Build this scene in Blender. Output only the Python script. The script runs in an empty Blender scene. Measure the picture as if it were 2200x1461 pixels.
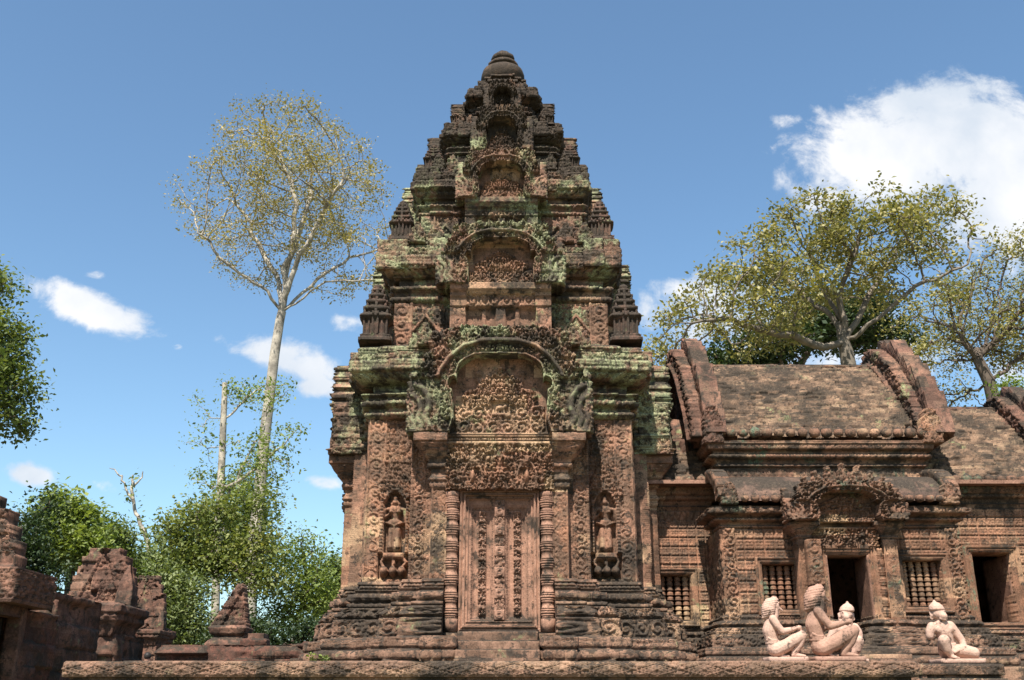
import bpy, math, random
import numpy as np
from mathutils import Vector, Matrix
R = math.radians
scene = bpy.context.scene
# ------------------------------------------------------------------ camera, sky, sun, exposure
EYE = 0.90
PITCH = R(19.743)
FPX = 2200.0                                   # focal length in photo pixels (photo is 2200 wide)
cd = bpy.data.cameras.new("camera"); cam = bpy.data.objects.new("camera", cd)
scene.collection.objects.link(cam)
cd.sensor_width = 36.0; cd.lens = 36.0 * FPX / 2200.0
cd.clip_start = 0.1; cd.clip_end = 5000
cam.location = (0, 0, EYE); cam.rotation_euler = (R(90) + PITCH, 0, 0)
scene.camera = cam
SUN_AZ, SUN_EL = R(13), R(56)                  # sun behind the viewer, a little to the left
world = bpy.data.worlds.new("World"); scene.world = world; world.use_nodes = True
ld = bpy.data.lights.new("sun", 'SUN'); sun = bpy.data.objects.new("sun", ld); scene.collection.objects.link(sun)
ld.energy = 5.0; ld.angle = R(0.5); ld.color = (1.0, 0.95, 0.87)
sd = Vector((math.sin(SUN_AZ) * math.cos(SUN_EL), math.cos(SUN_AZ) * math.cos(SUN_EL), -math.sin(SUN_EL)))
sun.rotation_euler = sd.to_track_quat('-Z', 'Y').to_euler()
vs = scene.view_settings
vs.view_transform = 'Standard'; vs.look = 'None'; vs.exposure = 1.12; vs.gamma = 1.0
_s, _c = math.sin(PITCH), math.cos(PITCH)
def W(u, v, Y):
    "photo pixel + distance along the ground -> world x, z"
    y = (730 - v) / FPX; den = _c - y * _s
    return (u - 1100) / FPX / den * Y, EYE + (_s + y * _c) / den * Y

def sky():
    nt = world.node_tree; nt.nodes.clear(); N = nt.nodes; L = nt.links
    out = N.new('ShaderNodeOutputWorld')
    st = N.new('ShaderNodeTexSky'); st.sky_type = 'NISHITA'; st.sun_disc = False
    st.sun_elevation = SUN_EL; st.sun_rotation = R(180) + SUN_AZ
    st.air_density = 1.0; st.dust_density = 0.9; st.ozone_density = 1.6; st.altitude = 0
    bg = N.new('ShaderNodeBackground'); bg.inputs['Strength'].default_value = 0.084
    hs = N.new('ShaderNodeHueSaturation'); hs.inputs['Saturation'].default_value = 1.04
    tn = N.new('ShaderNodeMix'); tn.data_type = 'RGBA'; tn.blend_type = 'MULTIPLY'; tn.inputs[0].default_value = 1; tn.inputs[7].default_value = (1.0, 1.12, 1.10, 1)
    L.new(st.outputs[0], hs.inputs['Color']); L.new(hs.outputs[0], tn.inputs[6]); L.new(tn.outputs[2], bg.inputs['Color'])
    tc = N.new('ShaderNodeTexCoord'); sx = N.new('ShaderNodeSeparateXYZ'); L.new(tc.outputs['Generated'], sx.inputs[0])
    def m(op, a, b=None, c=None):
        n = N.new('ShaderNodeMath'); n.operation = op
        for i, v in enumerate((a, b, c)):
            if v is None: continue
            if isinstance(v, (int, float)): n.inputs[i].default_value = v
            else: L.new(v, n.inputs[i])
        return n.outputs[0]
    yy = m('MAXIMUM', sx.outputs[1], 0.02)
    px = m('DIVIDE', sx.outputs[0], yy); pz = m('DIVIDE', sx.outputs[2], yy)
    cb = N.new('ShaderNodeCombineXYZ'); L.new(px, cb.inputs[0]); L.new(pz, cb.inputs[1])
    def noise(scale, det, rough, dist=0.0, sy=1.0):
        mp = N.new('ShaderNodeMapping'); mp.inputs['Scale'].default_value = (1, sy, 1); L.new(cb.outputs[0], mp.inputs[0])
        n = N.new('ShaderNodeTexNoise'); n.inputs['Scale'].default_value = scale; n.inputs['Detail'].default_value = det
        n.inputs['Roughness'].default_value = rough; n.inputs['Distortion'].default_value = dist
        L.new(mp.outputs[0], n.inputs['Vector']); return n.outputs[0]
    n1 = noise(9, 10, 0.64, 0.5, 1.3); n2 = noise(30, 7, 0.65, .3)
    nn = m('ADD', m('MULTIPLY', m('SUBTRACT', n1, 0.5), 2.2), m('MULTIPLY', m('SUBTRACT', n2, 0.5), 1.1))
    acc = None
    # photo-measured cloud positions: u, v, radius u, radius v, tilt (deg), density
    for (u, v, ru, rv, tilt, dens) in ((2085, 300, 210, 130, -18, 1.35), (1900, 345, 190, 100, -8, 1.25), (2200, 420, 230, 130, 10, 1.2), (1790, 400, 120, 60, 35, 0.75), (1690, 262, 50, 22, 0, .55),
                                       (2130, 210, 110, 55, -10, .8), (1690, 370, 60, 70, 40, .45),
                                       (200, 668, 150, 42, -24, 1.25), (205, 590, 32, 12, 0, .7), (620, 770, 130, 42, -18, 1.0), (680, 830, 60, 25, 0, .8), (500, 740, 80, 22, -20, .5),
                                       (70, 1018, 62, 26, -8, .85), (180, 990, 60, 26, -20, .55), (230, 1045, 50, 20, -20, .5), (700, 1037, 55, 18, -8, .8), (760, 700, 90, 25, -18, .7),
                                       (1440, 650, 130, 60, 20, .85), (1700, 760, 300, 130, 0, .85), (1560, 700, 160, 110, 0, .7), (2100, 560, 200, 60, -8, .55), (1420, 850, 90, 90, 0, .7),
                                       (380, 745, 14, 10, 0, .5), (560, 1150, 250, 40, 0, .35), (2050, 800, 300, 70, 0, .5)):
        cx, cz = W(u, v, 1.0); cz -= EYE
        rx, _ = W(u + ru, v, 1.0); rx -= cx; _, rz = W(u, v - rv, 1.0); rz = rz - EYE - cz
        a = R(tilt); ca, sa = math.cos(a), math.sin(a)
        dx = m('SUBTRACT', px, cx); dz = m('SUBTRACT', pz, cz)
        ex = m('DIVIDE', m('ADD', m('MULTIPLY', dx, ca), m('MULTIPLY', dz, sa)), rx)
        ez = m('DIVIDE', m('SUBTRACT', m('MULTIPLY', dz, ca), m('MULTIPLY', dx, sa)), rz)
        r = m('SQRT', m('ADD', m('MULTIPLY', ex, ex), m('MULTIPLY', ez, ez)))
        w = m('MULTIPLY', m('SUBTRACT', 1.42, r), dens); w = m('MINIMUM', w, dens)
        acc = w if acc is None else m('MAXIMUM', acc, w)
    cov = N.new('ShaderNodeMapRange'); cov.interpolation_type = 'SMOOTHSTEP'
    cov.inputs['From Min'].default_value = 0.36; cov.inputs['From Max'].default_value = 1.02
    L.new(m('ADD', acc, nn), cov.inputs['Value'])
    front = m('GREATER_THAN', sx.outputs[1], 0.05)
    fac = m('MULTIPLY', m('MULTIPLY', cov.outputs[0], front), 0.96)
    cr = N.new('ShaderNodeValToRGB'); cr.color_ramp.elements[0].position = .36; cr.color_ramp.elements[0].color = (0.62, 0.68, 0.76, 1)
    cr.color_ramp.elements[1].position = .58; cr.color_ramp.elements[1].color = (0.88, 0.88, 0.89, 1)
    L.new(noise(5, 6, .55, .2), cr.inputs[0])
    b2 = N.new('ShaderNodeBackground'); L.new(cr.outputs[0], b2.inputs['Color']); b2.inputs['Strength'].default_value = 0.56
    mx = N.new('ShaderNodeMixShader'); L.new(fac, mx.inputs[0]); L.new(bg.outputs[0], mx.inputs[1]); L.new(b2.outputs[0], mx.inputs[2])
    L.new(mx.outputs[0], out.inputs[0])
sky()

# ------------------------------------------------------------------ numpy noise
def _h(ix, iy, iz=0, seed=0):
    n = (ix.astype(np.int64) * 374761393 + iy.astype(np.int64) * 668265263 + np.asarray(iz).astype(np.int64) * 2147483647 + seed * 982451653) & 0xffffffff
    n = ((n ^ (n >> 13)) * 1274126177) & 0xffffffff
    n = ((n ^ (n >> 15)) * 462387563) & 0xffffffff
    return ((n ^ (n >> 16)) & 0xffffff) / float(0x1000000)
def vn2(x, y, seed=0):
    ix, iy = np.floor(x), np.floor(y); fx, fy = x - ix, y - iy
    fx = fx * fx * (3 - 2 * fx); fy = fy * fy * (3 - 2 * fy)
    a = _h(ix, iy, 0, seed); b = _h(ix + 1, iy, 0, seed); c = _h(ix, iy + 1, 0, seed); d = _h(ix + 1, iy + 1, 0, seed)
    return (a * (1 - fx) + b * fx) * (1 - fy) + (c * (1 - fx) + d * fx) * fy
def vn3(x, y, z, seed=0):
    iz = np.floor(z); fz = z - iz; fz = fz * fz * (3 - 2 * fz)
    ix, iy = np.floor(x), np.floor(y); fx, fy = x - ix, y - iy
    fx = fx * fx * (3 - 2 * fx); fy = fy * fy * (3 - 2 * fy)
    def pl(k):
        a = _h(ix, iy, k, seed); b = _h(ix + 1, iy, k, seed); c = _h(ix, iy + 1, k, seed); d = _h(ix + 1, iy + 1, k, seed)
        return (a * (1 - fx) + b * fx) * (1 - fy) + (c * (1 - fx) + d * fx) * fy
    return pl(iz) * (1 - fz) + pl(iz + 1) * fz
def fb2(x, y, seed=0, o=3):
    s = 0; a = .5; t = 0
    for i in range(o): s = s + a * vn2(x * 2 ** i, y * 2 ** i, seed + i); t += a; a *= .5
    return s / t
def fb3(x, y, z, seed=0, o=3):
    s = 0; a = .5; t = 0
    for i in range(o): s = s + a * vn3(x * 2 ** i, y * 2 ** i, z * 2 ** i, seed + i); t += a; a *= .5
    return s / t
def worley(x, y, seed=0):
    ix, iy = np.floor(x), np.floor(y)
    best = np.full(np.shape(x), 9.0); bx = np.zeros_like(best); by = np.zeros_like(best); bid = np.zeros_like(best)
    for i in (-1, 0, 1):
        for j in (-1, 0, 1):
            cx, cy = ix + i, iy + j
            px = cx + .15 + .7 * _h(cx, cy, 1, seed); py = cy + .15 + .7 * _h(cx, cy, 2, seed)
            d = np.hypot(x - px, y - py); mk = d < best
            best = np.where(mk, d, best); bx = np.where(mk, x - px, bx); by = np.where(mk, y - py, by); bid = np.where(mk, _h(cx, cy, 3, seed), bid)
    return best, bx, by, bid
def sstep(a, b, x):
    t = np.clip((x - a) / (b - a), 0, 1); return t * t * (3 - 2 * t)

# ------------------------------------------------------------------ carved ornament: height functions (s, z, H, L, cell, seed) -> 0..1
def P_fol(s, z, H, L, c, seed):
    d, dx, dy, k = worley(s / c, z / c, seed)
    sp = .5 + .5 * np.cos(d * 15 - np.arctan2(dy, dx) * np.where(k > .5, 1, -1) + k * 6)
    return sstep(.16, .52, np.clip(1.08 - d * 1.15, 0, 1) * (.30 + .70 * sp)) * np.clip(1.25 - d * .9, .3, 1)
def P_scroll(s, z, H, L, c, seed):
    n = max(1, round(L / c)); cl = L / n; nz = max(1, round(H / c)); ch = H / nz
    i = np.floor(s / cl + n / 2.0); j = np.floor(z / ch)
    x = (s / cl + n / 2.0 - i - .5) * 2; y = (z / ch - j - .5) * 2
    r = np.hypot(x, y); th = np.arctan2(y, x); dr = np.where((i + j) % 2 > .5, 1, -1)
    sp = sstep(.3, .75, .5 + .5 * np.cos(r * 9.5 - dr * th + seed))
    boss = np.clip(1 - (r / .25) ** 2, 0, 1) ** .5
    core = np.maximum(sp * (r < .93), boss)
    leaf = P_fol(s, z, H, L, c * .28, seed + 5)
    return np.where(r < .9, core * (.75 + .25 * leaf), leaf * .8)
def P_loz(s, z, H, L, c, seed):
    c = c or H; n = max(1, round(L / (c * 1.25))); cl = L / n
    x = np.abs(((s / cl + n / 2.0) % 1) - .5) * 2; y = np.abs(z / H - .5) * 2
    d = x + y; e = np.abs(d - 1)
    h = np.clip(1 - e / .13, 0, 1) * .9
    r = np.hypot(x, y * .8); h = np.maximum(h, np.clip(1 - r / .45, 0, 1) ** .6 * (.7 + .3 * np.cos(6 * np.arctan2(y, x))))
    h = np.maximum(h, np.clip(1 - np.abs(d - .66) / .09, 0, 1) * .7)
    h = np.maximum(h, P_fol(s, z, H, L, H * .35, seed) * .6 * (d > 1.15))
    return h * ((y < .9))
def P_bead(s, z, H, L, c, seed):
    n = max(1, round(L / (H * (c or 1)))); cl = L / n
    x = (((s / cl + n / 2.0) % 1) - .5) * 2; y = (z / H - .5) * 2
    return np.sqrt(np.clip(1 - x * x - y * y, 0, 1))
def P_petal(s, z, H, L, c, seed):
    n = max(1, round(L / (c or H))); cl = L / n
    x = (((s / cl + n / 2.0) % 1) - .5) * 2; v = z / H
    w = np.sqrt(np.clip(1 - (v * 2 - .9) ** 2 / 1.3, 0.02, 1))
    q = np.clip(1 - (np.abs(x) / w) ** 2.2, 0, 1) ** .5
    tip = np.clip(1 - np.hypot(x, (v - .45) * 2) / .45, 0, 1)
    return q * .85 + tip * .3
def P_dent(s, z, H, L, c, seed):
    n = max(1, round(L / (c or .05))); cl = L / n
    return (np.abs(((s / cl + n / 2.0) % 1) - .5) < .3).astype(float) * (np.abs(z / H - .5) < .38)
def P_chev(s, z, H, L, c, seed):
    nz = max(1, round(H / (c or L))); ch = H / nz
    x = np.abs(s) / (L / 2); v = (z / ch) % 1
    d = np.hypot(x * .9, (v - .42) * 1.7)
    a = np.abs(v - (.95 - x * .75)) ; h = np.clip(1 - a / .09, 0, 1)
    a2 = np.abs(((v + .5) % 1) - (.95 - (1 - x) * .75)); h = np.maximum(h, np.clip(1 - a2 / .08, 0, 1) * .8)
    h = np.maximum(h, np.clip(1 - d / .42, 0, 1) ** .5 * (.6 + .4 * np.cos(d * 22)))
    h = np.maximum(h, .45 * P_fol(s, z, H, L, L * .16, seed))
    return np.where(x > .86, .95, np.where(x > .76, 0, h))
def P_grid(s, z, H, L, c, seed):
    c = c or H
    n = max(1, round(L / c)); cl = L / n; nz = max(1, round(H / c)); ch = H / nz
    x = (((s / cl + n / 2.0) % 1) - .5) * 2; y = ((z / ch) % 1 - .5) * 2
    r = np.hypot(x, y); th = np.arctan2(y, x)
    pet = np.clip(np.abs(np.cos(2 * th)) * 1.0 - np.abs(r - .5) * 1.6, 0, 1)
    pet2 = np.clip(np.abs(np.sin(2 * th)) * 1.1 - np.abs(r - .85) * 2.2, 0, 1)
    h = np.maximum(np.maximum(pet, pet2), np.clip(1 - r / .2, 0, 1) ** .5)
    return np.where(np.maximum(np.abs(x), np.abs(y)) > .9, .0, .25 + .75 * h)
def P_flute(s, z, H, L, c, seed):
    return .5 + .5 * np.cos(s / (c or .03) * 2 * math.pi)
def P_none(s, z, H, L, c, seed): return np.zeros(np.broadcast(s, z).shape)

# ------------------------------------------------------------------ mesh helpers
class MB:
    def __init__(s): s.V = []; s.Q = []; s.P = []; s.n = 0
    def add(s, V, Q=None, P=None):
        V = np.asarray(V, float).reshape(-1, 3)
        if Q is not None and len(Q): s.Q.append(np.asarray(Q, np.int64).reshape(-1, 4) + s.n)
        if P:
            for p in P: s.P.append([i + s.n for i in p])
        s.V.append(V); s.n += len(V); return s
    def xf(s, M):
        M = np.array(M); s.V = [v @ M[:3, :3].T + M[:3, 3] for v in s.V]; return s
    def join(s, o, M=None):
        off = s.n
        for v in o.V:
            if M is not None: A = np.array(M); v = v @ A[:3, :3].T + A[:3, 3]
            s.V.append(v); s.n += len(v)
        s.Q += [q + off for q in o.Q]; s.P += [[i + off for i in p] for p in o.P]; return s
    def mesh(s, name, smooth=False):
        me = bpy.data.meshes.new(name)
        V = np.concatenate(s.V); Q = np.concatenate(s.Q) if s.Q else np.zeros((0, 4), np.int64)
        nl = Q.size + sum(len(p) for p in s.P); nf = len(Q) + len(s.P)
        me.vertices.add(len(V)); me.vertices.foreach_set("co", V.astype(np.float32).ravel())
        me.loops.add(nl); me.polygons.add(nf)
        li = np.concatenate([Q.ravel()] + [np.array(p) for p in s.P]).astype(np.int32)
        tot = np.concatenate([np.full(len(Q), 4), np.array([len(p) for p in s.P], int)]).astype(np.int32)
        st = np.concatenate([[0], np.cumsum(tot)[:-1]]).astype(np.int32)
        me.loops.foreach_set("vertex_index", li); me.polygons.foreach_set("loop_start", st)
        if smooth: me.polygons.foreach_set("use_smooth", np.ones(nf, bool))
        me.update(calc_edges=True); me.validate()
        return me
def T(x=0, y=0, z=0, rz=0, sx=1, sy=None, sz=None):
    sy = sx if sy is None else sy; sz = sx if sz is None else sz
    return Matrix.Translation((x, y, z)) @ Matrix.Rotation(rz, 4, 'Z') @ Matrix.Diagonal((sx, sy, sz, 1))

# --- weathering shared by every carved piece: block offsets, joints and worn patches. X,Y,Z arrays; s along the face
def weather(s, Z, X, Y, seed, err=.006, bw=.42, bh=.235, joint=.006, boff=.009):
    c = np.floor(Z / bh + .5 + .2 * _h(np.zeros_like(Z), np.zeros_like(Z), 5, seed))
    off = _h(c, c * 0, 7, seed) * bw * 2
    b = (s + off) / bw; bi = np.floor(b)
    h = (_h(bi, c, 3, seed) - .5) * boff
    fz = (Z / bh + .5 + .2 * _h(np.zeros_like(Z), np.zeros_like(Z), 5, seed)) - c; fx = b - bi
    jm = (np.minimum(fz, 1 - fz) * bh < .007) | (np.minimum(fx, 1 - fx) * bw < .006)
    h = h - joint * jm
    h = h + (fb3(X * 9, Y * 9, Z * 9, seed + 3, 3) - .5) * err * 2
    h = h - sstep(.62, .8, fb3(X * 2.6, Y * 2.6, Z * 2.6, seed + 9, 3)) * err * 2.2
    return h

def loft(corners, prof, res=.014, dz=.014, seed=0, err=.006, cap=True, joint=.006, boff=.009, sides=True, world=(0, 0, 0)):
    """closed plan polygon (counter-clockwise) swept up a profile: prof = [(z, d)] or [(z, d, pattern, amp, cell)] where
    the pattern covers the band that ends at this entry"""
    C = np.array(corners, float); n = len(C)
    E = np.roll(C, -1, 0) - C; Ln = np.hypot(E[:, 0], E[:, 1]); Tn = E / Ln[:, None]
    Nn = np.stack([Tn[:, 1], -Tn[:, 0]], 1)
    Np = np.roll(Nn, 1, 0); mit = (Np + Nn) / (1 + (Np * Nn).sum(1))[:, None]
    zs = [prof[0][0]]; ds = [prof[0][1]]; bid = [-1]; bands = []
    for a, b in zip(prof[:-1], prof[1:]):
        ln = math.hypot(b[0] - a[0], b[1] - a[1]); pat = b[2] if len(b) > 2 else None
        k = max(1, int(math.ceil(ln / dz)))
        bands.append((a[0], b[0], pat, b[3] if len(b) > 3 else 0, b[4] if len(b) > 4 else None))
        for j in range(1, k + 1):
            zs.append(a[0] + (b[0] - a[0]) * j / k); ds.append(a[1] + (b[1] - a[1]) * j / k); bid.append(len(bands) - 1)
    zs = np.array(zs); ds = np.array(ds); bid = np.array(bid); K = len(zs)
    cols = []
    for e in range(n):
        A, B = C[e], C[(e + 1) % n]; mA, mB = mit[e], mit[(e + 1) % n]
        back = Nn[e, 1] > .5
        rs = .12 if back else (res if Nn[e, 1] < -.3 else res * 1.6)
        m = max(1, int(math.ceil(Ln[e] / rs))); t = np.arange(m) / m
        PA = A[None] + mA[None] * ds[:, None]; PB = B[None] + mB[None] * ds[:, None]
        P = PA[:, None, :] + t[None, :, None] * (PB - PA)[:, None, :]
        X, Y = P[..., 0], P[..., 1]; Z = np.repeat(zs[:, None], m, 1)
        if not back:
            S = (t[None] - .5) * Ln[e] * np.ones((K, 1)); D = np.zeros((K, m))
            for bi, (z0, z1, pat, amp, cell) in enumerate(bands):
                if pat is None or z1 <= z0: continue
                sel = bid == bi
                D[sel] += 1.5 * amp * pat(S[sel], Z[sel] - z0, z1 - z0, Ln[e], cell or (z1 - z0), seed + e * 7 + bi)
            D += weather(S + e * 3.1, Z, X + world[0], Y + world[1], seed + e, err, joint=joint, boff=boff)
            D[:, 0] = np.minimum(D[:, 0], 0) * .7
            nv = np.repeat(Nn[e][None], m, 0); nv[0] = mit[e]
            X = X + D * nv[None, :, 0]; Y = Y + D * nv[None, :, 1]
        cols.append(np.stack([X, Y, Z], -1))
    G = np.concatenate(cols, 1); Mt = G.shape[1]
    idx = np.arange(K * Mt).reshape(K, Mt); nx = np.roll(idx, -1, 1)
    Q = np.stack([idx[:-1], nx[:-1], nx[1:], idx[1:]], -1).reshape(-1, 4)
    mb = MB(); mb.add(G.reshape(-1, 3), Q)
    if cap:
        for k, rev in ((0, True), (K - 1, False)):
            P = C + mit * ds[k]; V = np.column_stack([P, np.full(n, zs[k])])
            r = list(range(n)); mb.add(V, None, [r[::-1] if rev else r])
    return mb

def relief(x0, x1, z0, z1, fn, res=.011, back=0.0, seed=0, err=.004, joint=.006, boff=.006, bw=.42, bh=.235):
    """fn(X, Z) -> (mask, height): a carved slab, front towards -y at y=-height, back at y=back"""
    nx = max(2, int((x1 - x0) / res)); nz = max(2, int((z1 - z0) / res))
    X, Z = np.meshgrid(np.linspace(x0, x1, nx + 1), np.linspace(z0, z1, nz + 1))
    M, H = fn(X, Z)
    H = H + weather(X, Z, X, X * 0, seed, err, bw, bh, joint, boff)
    if M is None: cm = np.ones((nz, nx), bool)
    else:
        Mf = M.astype(float); cm = (Mf[:-1, :-1] + Mf[1:, :-1] + Mf[:-1, 1:] + Mf[1:, 1:]) >= 3
    Nv = (nx + 1) * (nz + 1); idx = np.arange(Nv).reshape(nz + 1, nx + 1)
    F = np.stack([X, -H, Z], -1).reshape(-1, 3); B = F.copy(); B[:, 1] = back
    q = np.stack([idx[:-1, :-1], idx[:-1, 1:], idx[1:, 1:], idx[1:, :-1]], -1)
    Q = [q[cm]]; pad = np.pad(cm, 1)
    for (di, dj, a, b) in ((-1, 0, 1, 0), (1, 0, 3, 2), (0, -1, 0, 3), (0, 1, 2, 1)):
        nb = pad[1 + di:1 + di + nz, 1 + dj:1 + dj + nx]; e = cm & ~nb
        va, vb = q[e][:, a], q[e][:, b]
        Q.append(np.stack([va, vb, vb + Nv, va + Nv], -1))
    Q = np.concatenate(Q); V = np.concatenate([F, B])
    used = np.unique(Q); remap = np.full(len(V), -1); remap[used] = np.arange(len(used))
    return MB().add(V[used], remap[Q])

def lathe(prof, n=20, cx=0, cy=0, amp=0.0, seed=0):
    P = np.array(prof, float); th = np.arange(n) / n * 2 * math.pi
    r = np.repeat(P[:, 1][:, None], n, 1); Z = np.repeat(P[:, 0][:, None], n, 1)
    if amp: r = r + (fb3(np.cos(th)[None] * 3 + Z * 0, np.sin(th)[None] * 3 + Z * 0, Z * 14, seed, 2) - .5) * amp * (r > 1e-4)
    V = np.stack([cx + r * np.cos(th), cy + r * np.sin(th), Z], -1).reshape(-1, 3)
    K = len(P); idx = np.arange(K * n).reshape(K, n); nx = np.roll(idx, -1, 1)
    Q = np.stack([idx[:-1], nx[:-1], nx[1:], idx[1:]], -1).reshape(-1, 4)
    return MB().add(V, Q, [list(idx[0][::-1]), list(idx[-1])])
def rect(x0, x1, y0, y1): return [(x0, y0), (x1, y0), (x1, y1), (x0, y1)]
def nbox(x0, x1, y0, y1, z0, z1, res=.03, seed=0, err=.006, bev=.008, **k):
    b = min(bev, (z1 - z0) * .3)
    return loft(rect(x0, x1, y0, y1), [(z0, -b), (z0 + b, 0), (z1 - b, 0), (z1, -b)], res, max(res, .02), seed, err, **k)
def redent(st):
    q = []
    for i, (a, b) in enumerate(st):
        q.append((a, -b))
        if i + 1 < len(st): q.append((a, -st[i + 1][1]))
    q2 = q + [(-y, -x) for (x, y) in q[::-1][1:]]
    out = []
    for k in range(4):
        for (x, y) in q2:
            for _ in range(k): x, y = -y, x
            out.append((x, y))
    return out
def inpoly(poly, X, Z):
    ins = np.zeros(X.shape, bool); n = len(poly)
    for i in range(n):
        x1, z1 = poly[i]; x2, z2 = poly[(i + 1) % n]
        if z1 == z2: continue
        c = ((z1 > Z) != (z2 > Z)) & (X < (x2 - x1) * (Z - z1) / (z2 - z1) + x1); ins ^= c
    return ins
def dseg(X, Z, a, b):
    ax, az = a; bx, bz = b; dx, dz = bx - ax, bz - az; L2 = dx * dx + dz * dz + 1e-12
    t = np.clip(((X - ax) * dx + (Z - az) * dz) / L2, 0, 1)
    return np.hypot(X - ax - t * dx, Z - az - t * dz), t
def ridge(X, Z, pts, r0, r1=None):
    r1 = r0 if r1 is None else r1; best = np.zeros(X.shape); n = len(pts) - 1
    for i in range(n):
        d, t = dseg(X, Z, pts[i], pts[i + 1]); r = r0 + (r1 - r0) * (i + t) / n
        best = np.maximum(best, np.sqrt(np.clip(1 - (d / r) ** 2, 0, 1)) * r)
    return best
def ell(X, Z, cx, cz, rx, rz): return np.sqrt(np.clip(1 - ((X - cx) / rx) ** 2 - ((Z - cz) / rz) ** 2, 0, 1))

def link(o): scene.collection.objects.link(o); return o
def part(name, mb, mat, parent=None, loc=(0, 0, 0), rz=0, label=None, smooth=False):
    me = mb if isinstance(mb, bpy.types.Mesh) else mb.mesh(name, smooth)
    o = link(bpy.data.objects.new(name, me)); o.location = loc; o.rotation_euler = (0, 0, rz)
    if mat is not None and not me.materials: me.materials.append(mat)
    if parent: o.parent = parent
    if label: o['label'] = label
    return o
def tag(o, label, cat, group=None):
    o['label'] = label; o['category'] = cat
    if group: o['group'] = group
    return o
def thing(name, label, cat, loc=(0, 0, 0), rz=0, group=None):
    o = link(bpy.data.objects.new(name, None)); o.location = loc; o.rotation_euler = (0, 0, rz); o.empty_display_size = .2
    return tag(o, label, cat, group)
def struct(name, mb, mat): o = part(name, mb, mat); o['kind'] = 'structure'; return o

# ------------------------------------------------------------------ materials
def newmat(name):
    m = bpy.data.materials.new(name); m.use_nodes = True; nt = m.node_tree; nt.nodes.clear()
    o = nt.nodes.new('ShaderNodeOutputMaterial'); return m, nt, nt.nodes, nt.links, o
class NB:
    def __init__(s, nt): s.nt = nt; s.N = nt.nodes; s.L = nt.links
    def set(s, sock, v):
        if isinstance(v, bpy.types.NodeSocket): s.L.new(v, sock)
        else: sock.default_value = v
    def math(s, op, *a):
        n = s.N.new('ShaderNodeMath'); n.operation = op
        for i, v in enumerate(a): s.set(n.inputs[i], v)
        return n.outputs[0]
    def noise(s, vec, scale, det=4, rough=.55, dist=0):
        n = s.N.new('ShaderNodeTexNoise'); n.inputs['Scale'].default_value = scale; n.inputs['Detail'].default_value = det
        n.inputs['Roughness'].default_value = rough; n.inputs['Distortion'].default_value = dist; s.L.new(vec, n.inputs['Vector']); return n.outputs[0]
    def mapping(s, vec, scale=(1, 1, 1), loc=(0, 0, 0)):
        n = s.N.new('ShaderNodeMapping'); n.inputs['Scale'].default_value = scale; n.inputs['Location'].default_value = loc; s.L.new(vec, n.inputs[0]); return n.outputs[0]
    def rng(s, v, a, b, c=0., d=1.):
        n = s.N.new('ShaderNodeMapRange'); n.interpolation_type = 'SMOOTHSTEP'
        for k, x in zip(('From Min', 'From Max', 'To Min', 'To Max'), (a, b, c, d)): s.set(n.inputs[k], x)
        s.L.new(v, n.inputs['Value']); return n.outputs[0]
    def mix(s, f, a, b, mode='MIX'):
        n = s.N.new('ShaderNodeMix'); n.data_type = 'RGBA'; n.blend_type = mode; s.set(n.inputs[0], f); s.set(n.inputs[6], a); s.set(n.inputs[7], b); return n.outputs[2]
def c4(c, k=1.0): return (c[0] * k, c[1] * k, c[2] * k, 1)
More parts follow.
